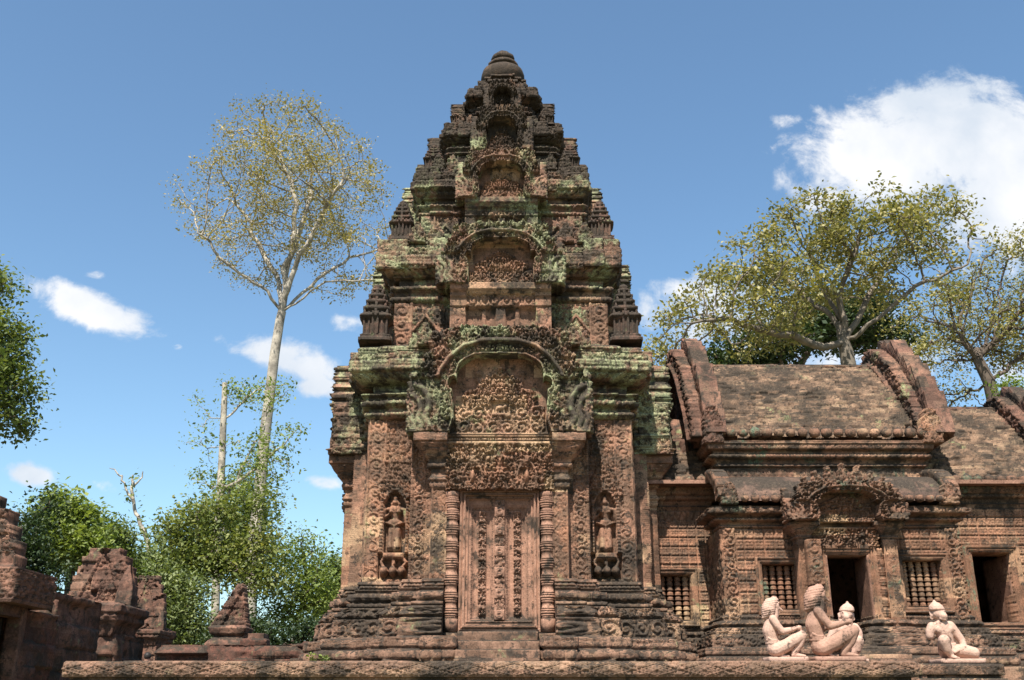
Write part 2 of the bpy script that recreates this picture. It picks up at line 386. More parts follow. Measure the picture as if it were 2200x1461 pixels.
def stone(name, base=(.38, .195, .13), brown=(.21, .125, .085), buff=(.54, .36, .22), dark=.45, green=.0, gz=None, darkz=None, blk=(.42, .235), bumpk=1.0, carve=0.0, buffk=.42, topk=.55, spk=.34, greencol=(.33, .38, .19)):
    m, nt, N, L, out = newmat(name); b = NB(nt)
    geo = N.new('ShaderNodeNewGeometry'); pos = geo.outputs['Position']
    sp = N.new('ShaderNodeSeparateXYZ'); L.new(pos, sp.inputs[0]); sn = N.new('ShaderNodeSeparateXYZ'); L.new(geo.outputs['True Normal'], sn.inputs[0])
    # block tints
    row = b.math('FLOOR', b.math('DIVIDE', sp.outputs[2], blk[1]))
    col = b.math('FLOOR', b.math('ADD', b.math('DIVIDE', b.math('ADD', sp.outputs[0], b.math('MULTIPLY', sp.outputs[1], .35)), blk[0]), b.math('MULTIPLY', row, .37)))
    cb = N.new('ShaderNodeCombineXYZ'); L.new(col, cb.inputs[0]); L.new(row, cb.inputs[1])
    wn = N.new('ShaderNodeTexWhiteNoise'); wn.noise_dimensions = '2D'; L.new(cb.outputs[0], wn.inputs['Vector']); wr = wn.outputs['Value']
    n0 = b.noise(pos, 1.3, 5, .6, .3); n1 = b.noise(pos, 5.0, 6, .65); n2 = b.noise(b.mapping(pos, (1, 1, 1), (7, 3, 1)), 2.2, 6, .62, .4); n3 = b.noise(pos, 55, 3, .7)
    c = b.mix(b.rng(n1, .38, .58), c4(base), c4(brown))
    c = b.mix(b.math('MULTIPLY', b.rng(b.math('ADD', b.math('MULTIPLY', n0, .6), b.math('MULTIPLY', wr, .4)), .5, .72), buffk), c, c4(buff))
    k = b.math('ADD', .74, b.math('MULTIPLY', wr, .5)); kc = N.new('ShaderNodeCombineColor')
    for i in range(3): L.new(k, kc.inputs[i])
    c = b.mix(1.0, c, kc.outputs[0], 'MULTIPLY')
    if green > 0:
        gn = b.math('ADD', b.math('MULTIPLY', b.noise(b.mapping(pos, (1, 1, .8), (1, 8, 4)), 2.0, 7, .68, .5), .75), b.math('MULTIPLY', b.noise(pos, 14, 4, .7), .25))
        if gz:
            z = sp.outputs[2]; zw = b.math('MULTIPLY', b.rng(z, gz[0], gz[1]), b.rng(z, gz[2], gz[3], 1., 0.)); gn = b.math('ADD', gn, b.math('MULTIPLY', b.math('SUBTRACT', zw, 1.0), .3))
        gm = b.math('MULTIPLY', b.rng(gn, .60 - green * .18, .68 - green * .13), .85)
        gc = b.mix(b.rng(n3, .35, .7), c4(greencol, .62), c4(greencol))
        c = b.mix(gm, c, gc)
    dn = b.math('ADD', b.math('MULTIPLY', n2, .8), b.math('MULTIPLY', n3, .2))
    up = b.rng(sn.outputs[2], .25, .85)
    dn = b.math('ADD', dn, b.math('MULTIPLY', up, .16 * topk / .55))
    dn = b.math('ADD', dn, b.math('MULTIPLY', b.math('SUBTRACT', wr, .5), .12))
    if darkz: dn = b.math('ADD', dn, b.rng(sp.outputs[2], darkz[0], darkz[1], 0., darkz[2]))
    dm = b.math('MULTIPLY', b.rng(dn, .66 - dark * .22, .76 - dark * .18), .9)
    c = b.mix(dm, c, b.mix(b.rng(n3, .4, .65), c4((.038, .032, .026)), c4((.085, .066, .048))))
    fm = b.noise(b.mapping(pos, (1, 1, 1), (3, 9, 2)), 11, 9, .72)
    c = b.mix(b.math('MULTIPLY', b.rng(b.math('ADD', fm, b.math('MULTIPLY', dm, .10)), .60 - dark * .085, .66 - dark * .085), .84), c, c4((.055, .043, .034)))
    sk = b.rng(n3, .28, .72, 1 - spk, 1 + spk * .9); kc2 = N.new('ShaderNodeCombineColor')
    for i in range(3): L.new(sk, kc2.inputs[i])
    c = b.mix(1.0, c, kc2.outputs[0], 'MULTIPLY'); c = b.mix(1.0, c, (.665, .65, .625, 1), 'MULTIPLY')
    p = N.new('ShaderNodeBsdfPrincipled'); L.new(c, p.inputs['Base Color']); p.inputs['Roughness'].default_value = .92
    p.inputs['Specular IOR Level'].default_value = .2
    bp = N.new('ShaderNodeBump'); bp.inputs['Strength'].default_value = .55 * bumpk; bp.inputs['Distance'].default_value = .02
    hh = b.math('ADD', b.math('MULTIPLY', n3, .35), b.math('MULTIPLY', b.noise(pos, 18, 4, .6), .65))
    if carve:
        vo = N.new('ShaderNodeTexVoronoi'); vo.inputs['Scale'].default_value = 16; L.new(pos, vo.inputs['Vector'])
        w = b.math('SINE', b.math('MULTIPLY', vo.outputs['Distance'], 22.0)); hh = b.math('ADD', hh, b.math('MULTIPLY', w, carve))
    L.new(hh, bp.inputs['Height']); L.new(bp.outputs[0], p.inputs['Normal'])
    L.new(p.outputs[0], out.inputs[0]); return m
def simple(name, col, var=.25, scale=8, rough=.9, bump=.3, bscale=30, col2=None):
    m, nt, N, L, out = newmat(name); b = NB(nt)
    geo = N.new('ShaderNodeNewGeometry'); pos = geo.outputs['Position']
    c = b.mix(b.rng(b.noise(pos, scale, 6, .6), .3, .7), c4(col, 1 - var), c4(col2 or col, 1 + var))
    p = N.new('ShaderNodeBsdfPrincipled'); L.new(c, p.inputs['Base Color']); p.inputs['Roughness'].default_value = rough; p.inputs['Specular IOR Level'].default_value = .25
    bp = N.new('ShaderNodeBump'); bp.inputs['Strength'].default_value = bump; bp.inputs['Distance'].default_value = .01
    L.new(b.noise(pos, bscale, 5, .6), bp.inputs['Height']); L.new(bp.outputs[0], p.inputs['Normal']); L.new(p.outputs[0], out.inputs[0]); return m
def leafmat(name, cols, trans=.35):
    m, nt, N, L, out = newmat(name); b = NB(nt)
    geo = N.new('ShaderNodeNewGeometry')
    cr = N.new('ShaderNodeValToRGB'); e = cr.color_ramp.elements
    while len(e) < len(cols): e.new(.5)
    for i, c in enumerate(cols): e[i].position = i / (len(cols) - 1); e[i].color = c4(c)
    mixv = b.math('ADD', b.math('MULTIPLY', geo.outputs['Random Per Island'], .55), b.math('MULTIPLY', b.noise(geo.outputs['Position'], .55, 3, .6), .9))
    L.new(b.math('SUBTRACT', mixv, .22), cr.inputs[0])
    for q in e: q.color = tuple(min(1, x * .86) for x in q.color[:3]) + (1,)
    p = N.new('ShaderNodeBsdfPrincipled'); L.new(cr.outputs[0], p.inputs['Base Color']); p.inputs['Roughness'].default_value = .55; p.inputs['Specular IOR Level'].default_value = .3
    tr = N.new('ShaderNodeBsdfTranslucent'); L.new(b.mix(1.0, cr.outputs[0], (1.3, 1.35, .6, 1), 'MULTIPLY'), tr.inputs[0])
    mx = N.new('ShaderNodeMixShader'); mx.inputs[0].default_value = trans; L.new(p.outputs[0], mx.inputs[1]); L.new(tr.outputs[0], mx.inputs[2]); L.new(mx.outputs[0], out.inputs[0]); return m
TZ = EYE + .37                                   # terrace top
M_ST = stone('sandstone_pink', buffk=.62, base=(.42, .225, .15), dark=.66, green=.25, gz=(TZ + .6, TZ + 3, 20, 21))
M_GR = stone('sandstone_lichen', greencol=(.44, .49, .28), dark=.82, green=.87, base=(.36, .20, .14))
M_TP = stone('sandstone_upper', greencol=(.38, .43, .24), topk=.8, dark=.84, green=.82, base=(.34, .19, .135), gz=(TZ + 3, TZ + 4, TZ + 7, TZ + 9.5), darkz=(TZ + 4.5, TZ + 9, .15))
M_BS = stone('sandstone_plinth', dark=.86, green=.12, base=(.36, .21, .145), brown=(.21, .125, .085), buffk=.35)
M_DR = stone('sandstone_door', dark=.52, green=0, base=(.37, .205, .145), brown=(.28, .155, .11), buffk=.05, bumpk=.6, blk=(3, 3))
M_PN = stone('sandstone_panel', dark=.50, green=.1, base=(.42, .215, .135), buff=(.58, .40, .24), buffk=.7)
M_DK = stone('sandstone_black', dark=1.0, green=.2, base=(.17, .10, .075), brown=(.07, .05, .04), buff=(.36, .20, .13), buffk=.35, blk=(.12, .10))
M_HL = stone('sandstone_hall', dark=.58, green=.15, base=(.37, .19, .12), brown=(.23, .128, .082), greencol=(.13, .22, .15))
M_HC = stone('sandstone_cornice', dark=.80, green=.42, base=(.34, .18, .12), greencol=(.12, .22, .15))
M_TR = stone('sandstone_terrace', dark=.60, green=.05, base=(.31, .18, .125), brown=(.19, .12, .085), buffk=.3, blk=(.8, .4), topk=.2)
M_RU = stone('sandstone_ruin', dark=.78, green=.08, base=(.27, .14, .10), brown=(.155, .088, .066), buffk=.12, topk=.2)
M_LT = stone('laterite', dark=.60, green=.1, base=(.20, .09, .065), brown=(.11, .06, .045), buffk=.1, bumpk=1.8)
M_BK = stone('roof_brick', dark=.82, green=.10, base=(.29, .185, .125), brown=(.12, .083, .06), buff=(.40, .28, .18), buffk=.4, blk=(.16, .045), topk=.12)
M_NEW = stone('pale_new_sandstone', base=(.56, .355, .285), brown=(.49, .315, .25), buff=(.6, .45, .36), spk=.14, dark=.14, buffk=.2, blk=(9, 9), topk=.05, bumpk=.8)
M_NEW2 = stone('rosy_new_sandstone', base=(.42, .245, .185), brown=(.35, .205, .155), buff=(.52, .36, .27), spk=.16, dark=.22, buffk=.2, blk=(9, 9), topk=.05, bumpk=.8)
M_BARK = simple('pale_bark', (.25, .22, .18), .4, 2.5, .9, .9, 8, col2=(.29, .255, .205))
M_BARKG = simple('grey_bark', (.16, .135, .105), .4, 4, .9, .7, 10, col2=(.13, .105, .08))
M_BARKD = simple('dark_bark', (.085, .065, .05), .35, 4, .9, .6, 12)

# ------------------------------------------------------------------ figures carved in relief
def figure(X, Z, cx, z0, h, mir=1, seat=False):
    x = (X - cx) / h * mir / (1 if seat else 1.18); z = (Z - z0) / h; g = np.zeros(X.shape)
    def up(v, a=1.0):
        nonlocal g; g = np.maximum(g, v * a)
    if seat:
        up(ell(x, z, 0, .80, .12, .15), .2); up(ell(x, z, 0, .96, .09, .12), .14); up(ridge(x, z, [(-.2, .60), (.2, .60)], .08), 1.6)
        up(ridge(x, z, [(0, .6), (0, .2)], .17, .14), 1.1); up(ridge(x, z, [(-.22, .6), (-.28, .35), (-.05, .25)], .07), 1.6); up(ridge(x, z, [(.22, .6), (.28, .35), (.05, .25)], .07), 1.6)
        up(ridge(x, z, [(-.36, .12), (.36, .12)], .12), 1.5); return g * h
    up(ell(x, z, 0, .885, .058, .075), .13); up(ell(x, z, 0, .97, .045, .05), .10); up(ell(x, z, -.06, .86, .018, .05), .09); up(ell(x, z, .06, .86, .018, .05), .09)
    up(ridge(x, z, [(0, .83), (0, .78)], .035), 2.2)
    up(ridge(x, z, [(-.11, .765), (.11, .765)], .05), 1.8); up(ridge(x, z, [(0, .76), (.01, .60)], .105, .072), 1.15)
    up(ell(x, z, -.055, .71, .045, .045), .14); up(ell(x, z, .055, .71, .045, .045), .14)
    up(ell(x, z, 0, .53, .115, .085), .11)
    up(ridge(x, z, [(0, .52), (.0, .10)], .092, .112), .8); up(ridge(x, z, [(-.05, .40), (-.055, .08)], .05, .055), 2.1); up(ridge(x, z, [(.05, .40), (.055, .08)], .05, .055), 2.1)
    up(ridge(x, z, [(-.13, .52), (0, .46), (.13, .52)], .022), 5.2); up(ridge(x, z, [(0, .46), (.01, .22)], .02), 5.6)
    up(ridge(x, z, [(-.145, .76), (-.175, .60), (-.09, .68)], .036, .026), 3.2); up(ridge(x, z, [(.145, .76), (.165, .58), (.195, .42)], .036, .026), 3.2)
    up(ell(x, z, -.06, .035, .045, .035), .09); up(ell(x, z, .06, .035, .045, .035), .09)
    return g * h

def pediment_mesh(hw, hh, seed, depth=.36, res=.011, green=True, flank=True):
    outer = [(0, 1200), (1000, 1200), (1012, 1050), (985, 900), (1012, 760), (985, 690), (940, 600), (890, 655), (855, 640), (880, 560), (862, 480), (815, 380), (790, 290), (778, 190), (700, 120), (560, 95), (390, 62), (0, 78)]
    inner = [(0, 1200), (550, 1200), (505, 1050), (512, 900), (540, 810), (520, 778), (562, 742), (578, 690), (552, 640), (505, 622), (470, 650), (482, 590), (450, 490), (390, 445), (280, 395), (0, 376)]
    f = lambda P: [((a if a else -150) / 1000.0, (1200 - b) / 1130.0) for a, b in P]
    AX = lambda X: np.abs(X) + .37 + seed * .013
    O, I = f(outer), f(inner)
    rib = f([(735, 850), (715, 720), (665, 570), (565, 430), (400, 300), (200, 250), (0, 238)])
    def fr(X, Z):
        u = np.abs(X) / hw; w = Z / hh
        wob = .018 * np.sin(w * 60 + u * 7) * (u > .7) + .02 * (np.abs(np.sin(u * 17)) - .5) * (w > .8) + .02 * (vn2(X * 30, Z * 30, seed) - .5)
        o = inpoly(O, u + wob, w + wob); i = inpoly(I, u, w)
        M = o & ~i
        h = .045 + .050 * P_fol(AX(X), Z, hh, hw, .060 * hw / 1.09, seed) + .055 * P_fol(AX(X) + 5, Z, hh, hw, .135 * hw, seed + 3)
        r = ridge(u, w, rib, .030) * hw; h = np.maximum(h, (.10 + r * 2.0) * (r > 0))
        di = np.full(X.shape, 9.0); dr_ = np.full(X.shape, 9.0)
        for a, b in zip(rib[:-1], rib[1:]):
            d, _ = dseg(u, w, a, b); dr_ = np.minimum(dr_, d)
        for a, b in zip(I[1:-1], I[2:]):
            d, _ = dseg(u, w, a, b); di = np.minimum(di, d)
        band = (w > .25) & (di + dr_ < np.where(w > .8, .16, .26)) & (di > .03) & (dr_ > .02)
        th = np.arctan2(w - .35, u + .001)
        tri = np.abs(((th * 9 / 1.57) % 1) - .5) * 2; vv = di / (di + dr_)
        h = np.where(band, .045 + .03 * sstep(.0, .12, np.abs(vv - tri)) + .05 * P_fol(AX(X), Z, 1, 1, .05 * hw / 1.09, seed + 9), h)
        for a, b in zip(I[1:-1], I[2:]):
            d, _ = dseg(u, w, a, b); di = np.minimum(di, d)
        h = np.where(di < .034, .125 - .05 * (di > .017), h)
        do = np.full(X.shape, 9.0)
        nz = (u > .62) & (w < .56)                       # the naga heads at the arch ends
        flat = (u > .66) & (w < .5) & (w > .05)
        h = np.where(flat, .045 + .02 * P_fol(X, Z, hh, hw, .05 * hw / 1.09, seed + 2), h)
        heads = 0; flat = flat
        for pts, r0_, r1_ in (([(.76, .04), (.82, .13), (.775, .23), (.79, .33), (.86, .41), (.93, .43)], .040, .030), ([(.85, .04), (.90, .12), (.865, .20), (.88, .28), (.945, .335), (.995, .335)], .034, .026), ([(.93, .05), (.965, .12), (.945, .19), (.985, .245)], .028, .020)):
            heads = np.maximum(heads, ridge(u, w, pts, r0_, r1_)); heads = np.maximum(heads, ell(u, w, pts[-1][0], pts[-1][1], .034, .022) * .035)
        h = np.maximum(h, (heads > 0) * (.05 + heads * 1.3 * hw)); h = np.where(flat & (heads <= 0), .03 + .035 * P_fol(X, Z, 1, 1, .05 * hw / 1.09, seed + 12), h)
        h = np.where((w < .035), .10, h)
        return M, h
    mb = relief(-hw * 1.03, hw * 1.03, 0, hh * 1.03, fr, res, depth, seed, joint=.008, boff=.012, bw=.46, bh=.36 * hh)
    if flank:
        def fl(X, Z):
            w = Z / hh; u = X / depth
            M = (w < .47) | ((w < .60) & (u > -.1)) | ((w < .78) & (u > .15)) | ((w < .93) & (u > .3))
            M &= (w + np.abs(u) * .05 + .02 * np.sin(u * 25)) < .95
            h = .01 + .035 * P_fol(X, Z, 1, 1, .07 * hw / 1.09, seed + 31); hd = 0
            for k in range(4): hd = np.maximum(hd, ridge(u, w, [(.05, .06), (-.1 + .08 * k, .22), (-.38 + .22 * k, .40 - .02 * abs(k - 1))], .09, .06))
            return M, np.maximum(h, (hd > 0) * (.015 + hd * .35 * depth))
        for sgn in (1, -1):
            q = relief(-depth / 2, depth / 2, 0, hh * .95, fl, res * 1.3, .05, seed + 5)
            M = Matrix.Translation((sgn * (hw * .985), depth / 2 - .06, 0)) @ Matrix.Rotation(sgn * math.pi / 2, 4, 'Z')
            if sgn < 0: M = M @ Matrix.Diagonal((-1, 1, 1, 1))
            mb.join(q, M)
    return mb
def tympanum_mesh(hw, hh, seed, res=.011, beast=True, full=False):
    def fn(X, Z):
        u = X / hw; w = Z / hh
        low = w < .27; mound = np.abs(u) < (.40 - .07 * (w > .42) - np.clip((w - .40) * 1.25, 0, .36) + .025 * np.sin(w * 40))
        mound &= w < .62
        if full: mound = (np.abs(u) < .47 - np.clip((w - .42) * 1.5, 0, .5)) & (w < .70)
        h = .012 + .01 * fb2(X * 4, Z * 4, seed)
        c = .125 * hw / 1.09
        f1 = P_fol(np.abs(X) + .3 + seed * .01, Z, 1, 1, .05 * hw / 1.09, seed); sc = P_scroll(X, Z, hh * .27, hw * .96, hh * .135, 3)
        h = np.where(low & (np.abs(u) < .5), .025 + .055 * np.maximum(sc, f1 * .5), h)
        h = np.where(mound & ~low, .03 + .065 * f1 + .02 * (1 - np.abs(u) / .3), h)
        if beast:
            g = ell(u, w, 0, .25, .055, .035) * .09; g = np.maximum(g, ell(u, w, .055, .262, .025, .03) * .09)
            for lx in (-.04, -.015, .02, .045): g = np.maximum(g, ridge(u, w, [(lx, .24), (lx, .195)], .011) * 6)
            g = np.maximum(g, .08 * ((np.abs(u) < .09) & (np.abs(w - .185) < .012)))
            clr = (np.abs(u) < .10) & (w > .195) & (w < .31)
            h = np.where(clr, .02, h); h = np.maximum(h, g)
            for sgn in (-1, 1):
                h = np.maximum(h, ridge(u * sgn, w, [(.17, .40), (.255, .50), (.26, .585)], .012) * hw * 4.5)
                h = np.maximum(h, ell(u * sgn, w, .235, .575, .05, .035) * .06 * (.6 + .4 * f1))
        h = np.where(w < .02, .07, h)
        return None, h * np.ones(X.shape)
    return relief(-hw * .60, hw * .60, 0, hh * .76, fn, res, .08, seed, bw=.30 * hw, bh=.3 * hh)
def lintel_mesh(hw, z0, z1, seed, res=.011, cell=None):
    H = z1 - z0
    def fn(X, Z):
        z = Z - z0; w = z / H; u = X / hw
        M = (w + .035 * np.abs(np.sin(X * 22))) > .03
        cen = np.abs(u)
        wave = .38 + .16 * np.cos(u * math.pi * 2.2)
        arch = np.clip(1 - np.abs(w - wave) / .09, 0, 1) ** .5
        AX = np.abs(X) + .2 + seed * .01
        h = .02 + .065 * P_fol(AX, z, H, hw, .046 * hw / .62, seed) + .03 * P_fol(AX + 3, z, H, hw, .15 * hw / .62, seed + 1)
        rr = np.hypot((cen - .5) * 2.1, (w - .22) * 1.0)
        h = np.where((rr < .34) & (w < .45), .02 + .05 * P_fol(AX, z, 1, 1, .03 * hw / .62, seed), h)
        h = np.maximum(h, .095 * np.clip(1 - np.abs(rr - .38) / .06, 0, 1) ** .5 * (w > .15))
        h = np.maximum(h, .13 * ell(cen, w, .5, .62, .085, .17) * (.7 + .3 * P_fol(AX, z, 1, 1, .03, seed + 4)))
        h = np.maximum(h, .12 * ell(cen, w, .5, .30, .05, .16))
        h = np.maximum(h, figure(X, Z, 0, z0 + .35 * H, .50 * H) * 1.3 + .03)
        h = np.maximum(h, .07 * P_scroll(X, z, H * .3, 2 * hw, H * .3, seed) * (w < .3))
        h = np.where(w > .95, .10, h)
        return M, h
    return relief(-hw, hw, z0, z1, fn, res, .22, seed, bw=9, bh=9)
def colonnette_mesh(z0, z1, r, seed=0, n=16):
    H = z1 - z0; pr = [(z0, r * 1.15), (z0 + .09 * H, r * 1.2), (z0 + .095 * H, r)]
    for c in (.13, .24, .36, .48, .60, .72, .83, .92):
        zc = z0 + c * H
        for o_, w_, k_ in ((-.030, .006, 1.10), (-.015, .007, 1.17), (.003, .009, 1.25), (.020, .007, 1.17), (.034, .006, 1.10)):
            z_ = zc + o_ * H; g_ = w_ * H; pr += [(z_ - g_, r * .98), (z_ - g_ * .7, r * k_), (z_ + g_ * .7, r * k_), (z_ + g_, r * .98)]
    pr += [(z0 + .965 * H, r * 1.15), (z1, r * 1.2)]
    return lathe(pr, n, amp=r * .12, seed=seed)
def capital_profile(z0, z1, f, pat=True):
    H = z1 - z0; p = lambda w: z0 + w * H
    return [(z0, 0), (p(.04), .02), (p(.06), f * .12), (p(.10), f * .13), (p(.11), .02), (p(.14), f * .10), (p(.21), f * .14, P_bead, .018, 1.0), (p(.23), f * .1), (p(.27), .01), (p(.36), .015),
            (p(.38), f * .18), (p(.46), f * .26, P_petal, .015, .08), (p(.48), f * .2), (p(.55), f * .28), (p(.80), f * .85, P_fol, .015, .07), (p(.82), f * .9), (p(.83), f), (p(.98), f, P_loz, .010, .10), (z1, f * .95)]

# mini temple tower standing on the corners of the storeys (height 1, width about .46)
def minitower(h, w, seed):
    pr = [(0, .5), (.05, .5), (.06, .44), (.10, .46), (.11, .36), (.34, .35), (.36, .42), (.40, .50), (.44, .46), (.45, .34), (.50, .33), (.52, .40), (.565, .41), (.575, .28), (.625, .27), (.645, .33), (.685, .34), (.695, .23), (.74, .22), (.76, .27), (.795, .27), (.805, .17), (.85, .16), (.87, .20), (.90, .19), (.91, .12), (.95, .14), (.98, .10), (1, .05)]
    k = w
    out = redent([(.22 * k, .08 * k), (.08 * k, .08 * k)][:1] + [(.08 * k, .08 * k)]) if False else rect(-.001, .001, -.001, .001)
    mb = loft(redent([(.10 * k, .16 * k), (.12 * k, .12 * k)]), [(z * h, (d - .16) * k * .98) for z, d in pr], .016, .02, seed, .010, joint=0, boff=.012)
    for s in (-1, 0, 1):                                # little false doors and standing slabs
        mb.join(relief(-.10 * k, .10 * k, .10 * h, .46 * h, lambda X, Z: (None, .01 + .03 * (np.abs(X) > .055 * k) + .03 * (Z > .40 * h)), .014, .08, seed + 2, joint=0), T(s * .27 * k, -.36 * k if s == 0 else -.30 * k, 0))
    for i, (zz, ww) in enumerate(((.44, .34), (.565, .27), (.685, .21), (.795, .15))):
        for s in (-1, 1):
            mb.join(lathe([(zz * h, .045 * k), ((zz + .04) * h, .05 * k), ((zz + .09) * h, .01 * k)], 6, s * ww * k, -ww * k))
        mb.join(relief(-.08 * k, .08 * k, zz * h, (zz + .10) * h, lambda X, Z: (np.abs(X) < .08 * k - (Z - zz * h) * .5 * k / h, .012 + 0 * X), .014, .04, seed + 4, joint=0), T(0, -(ww + .05) * k, 0))
    return mb

def corner_panel(x0, x1, z0, z1, seed, devata=True, ncx=None, nz=None, res=.011, mir=1):
    w = x1 - x0; H = z1 - z0; ncx = (x0 + x1) / 2 if ncx is None else ncx
    def fn(X, Z):
        u = X - x0; z = Z - z0
        base = .115
        h = base + .022 * P_scroll(X - (x1 - .105), z, H, .19, .17, seed)
        h = np.where(X < x1 - .20, base - .005 + .028 * P_fol(X, Z, H, w, .05, seed + 2), h)
        e = np.minimum(np.minimum(u, x1 - X), 9); h = np.where(e < .018, base + .025, h)
        h = np.where(np.abs(X - (x1 - .205)) < .012, base + .028, h)
        if devata:
            nzz0, nzz1 = nz; hwn = .135
            top = nzz1 - np.clip(np.abs(X - ncx) / hwn, 0, 1) ** 2 * .16
            ins = (np.abs(X - ncx) < hwn) & (Z > nzz0) & (Z < top)
            band = (np.abs(X - ncx) < hwn + .035) & (Z > nzz0) & (Z < top + .05) & ~ins
            lam = (np.abs(X - ncx) < hwn + .06 + .03 * np.cos(Z * 30)) & (Z > nzz1 - .1) & (Z < nzz1 + .42 - np.abs(X - ncx) * 1.6)
            h = np.where(lam, base + .03 + .04 * P_fol(X, Z, 1, 1, .055, seed + 8), h)
            h = np.where(band, base + .045 + .008 * np.cos(Z * 160), h)
            h = np.where(ins, .015, h)
            fg = figure(X, Z, ncx, nzz0 + .02, (nzz1 - nzz0) * .90, mir); h = np.where(ins, np.maximum(h, (fg > 0) * .03 + fg * 1.35), h)
            bs = (np.abs(X - ncx) < hwn + .05) & (Z < nzz0) & (Z > nzz0 - .30)      # ledge and geese under the feet
            g = .03 * np.ones(X.shape)
            g = np.maximum(g, (Z > nzz0 - .06) * (base + .06) * (np.abs(X - ncx) < .12)); 
            for k in (-1, 0, 1):
                g = np.maximum(g, (base + .09) * ell(X, Z, ncx + k * .105, nzz0 - .21, .052, .065) ** .6)
                g = np.maximum(g, (ridge(X, Z, [(ncx + k * .105, nzz0 - .18), (ncx + k * .15 - .01, nzz0 - .10), (ncx + k * .12, nzz0 - .07)], .018) > 0) * (base + .03))
            h = np.where(bs, g, h)
        return None, h
    return relief(x0, x1, z0, z1, fn, res, 0, seed, bw=.6, bh=.38, joint=.008, boff=.016)
def small_panel(x0, x1, z0, z1, seed, res=.013, fig=True):
    w = x1 - x0; H = z1 - z0; cx = x0 + w * .36
    def fn(X, Z):
        h = .06 + .025 * P_scroll(X - (x1 - w * .16), Z - z0, H, w * .32, w * .3, seed)
        if fig:
            left = X < x1 - w * .34
            top = z0 + H * .72 - np.abs(X - cx) * 1.3
            h = np.where(left, .035 + .02 * P_fol(X, Z, 1, 1, .05, seed) * (Z > top), h)
            arch = left & (np.abs(Z - top) < .035); h = np.where(arch, .085, h)
            h = np.where(left & (Z < top - .03), .02, h)
            fg = figure(X, Z, cx, z0 + H * .08, H * .5, 1, True); h = np.maximum(h, (fg > 0) * .03 + fg * .5 * left)
        h = np.where((X > x1 - w * .37) & (X < x1 - w * .33), .09, h)
        return None, h
    return relief(x0, x1, z0, z1, fn, res, 0, seed, bw=.4, bh=.3)

# ------------------------------------------------------------------ the sanctuary tower
TX, TY = -.145, 13.95
tower = thing('temple_tower', 'tall stepped pink sandstone tower with a carved false door and patches of green lichen', 'tower', (TX, TY, TZ))
wl = (TX, TY, TZ)
def tparts(name, mb, mat, sides=(0, 1, 3), pull=0.0, **k):
    "one part per visible side, turned about the tower axis"
    me = mb.mesh(name); outp = []
    for q in sides:
        a = q * math.pi / 2; d = pull if q else 0.0
        outp.append(part(name, me, mat, tower, rz=a, loc=(-math.sin(a) * d, math.cos(a) * d, 0), **k))
    return outp
# plinth: four corner blocks round the steps
pp = [(.635, -1.95), (.82, -1.95), (.82, -1.85), (1.06, -1.85), (1.06, -1.60), (1.60, -1.60), (1.60, -1.06), (1.85, -1.06), (1.85, -.82), (1.95, -.82), (1.95, -.635), (.635, -.635)]
prof = [(-.02, .58), (.10, .575, P_none, 0), (.105, .52), (.12, .50), (.22, .50, P_petal, .045, .17), (.235, .45), (.26, .47), (.355, .455, P_loz, .014, .12), (.365, .36), (.385, .345), (.57, .325, P_scroll, .022, .17), (.58, .28), (.60, .30),
        (.70, .235, P_fol, .035, .07), (.715, .17), (.735, .20, P_dent, .01, .03), (.755, .20), (.77, .13), (.785, .13), (.875, .125, P_petal, .055, .10), (.885, .09), (.90, .10), (.918, .12), (.93, .07), (.978, .05, P_bead, .03, 1.1), (.985, .085), (1.02, .07), (1.03, .0)]
for q in range(4):
    mb = loft(pp, [(p_[0], p_[1] * .86) + tuple(p_[2:]) for p_ in prof], .0125, .0115, 11 + q * 5, .004, boff=.016)
    V = mb.V[0]; mb.V = [np.column_stack([np.maximum(v[:, 0], .632), np.minimum(v[:, 1], -.632), v[:, 2]]) for v in mb.V]
    part('plinth', mb, M_BS, tower, rz=(0, -1, 1, 2)[q] * math.pi / 2)
# steps
st = MB()
for i, (z1, y0) in enumerate(((.115, -2.85), (.215, -2.66), (.315, -2.46), (.43, -2.24))):
    st.join(nbox(-.46, .44, y0, -1.7, z1 - .14, z1, .02, 41 + i, .012, .012, bw=.5) if False else nbox(-.46, .44, y0, -1.7, z1 - .14, z1, .02, 41 + i, .012, .012))
st.join(nbox(-.632, .632, -2.05, -.6, -.02, .42, .03, 45))
tparts('steps', st, M_BS)
for s in (-1, 1):
    st2 = loft(rect(s * .655 - .19, s * .655 + .19, -2.50, -2.0), [(-.02, .03), (.08, .03), (.09, 0), (.11, 0), (.21, .0, P_petal, .03, .12), (.22, -.02), (.24, .01), (.34, .005, P_chev, .012, .1), (.36, -.01)], .013, .013, 47 + s, .008); part('step_cheek', st2, M_BS, tower)
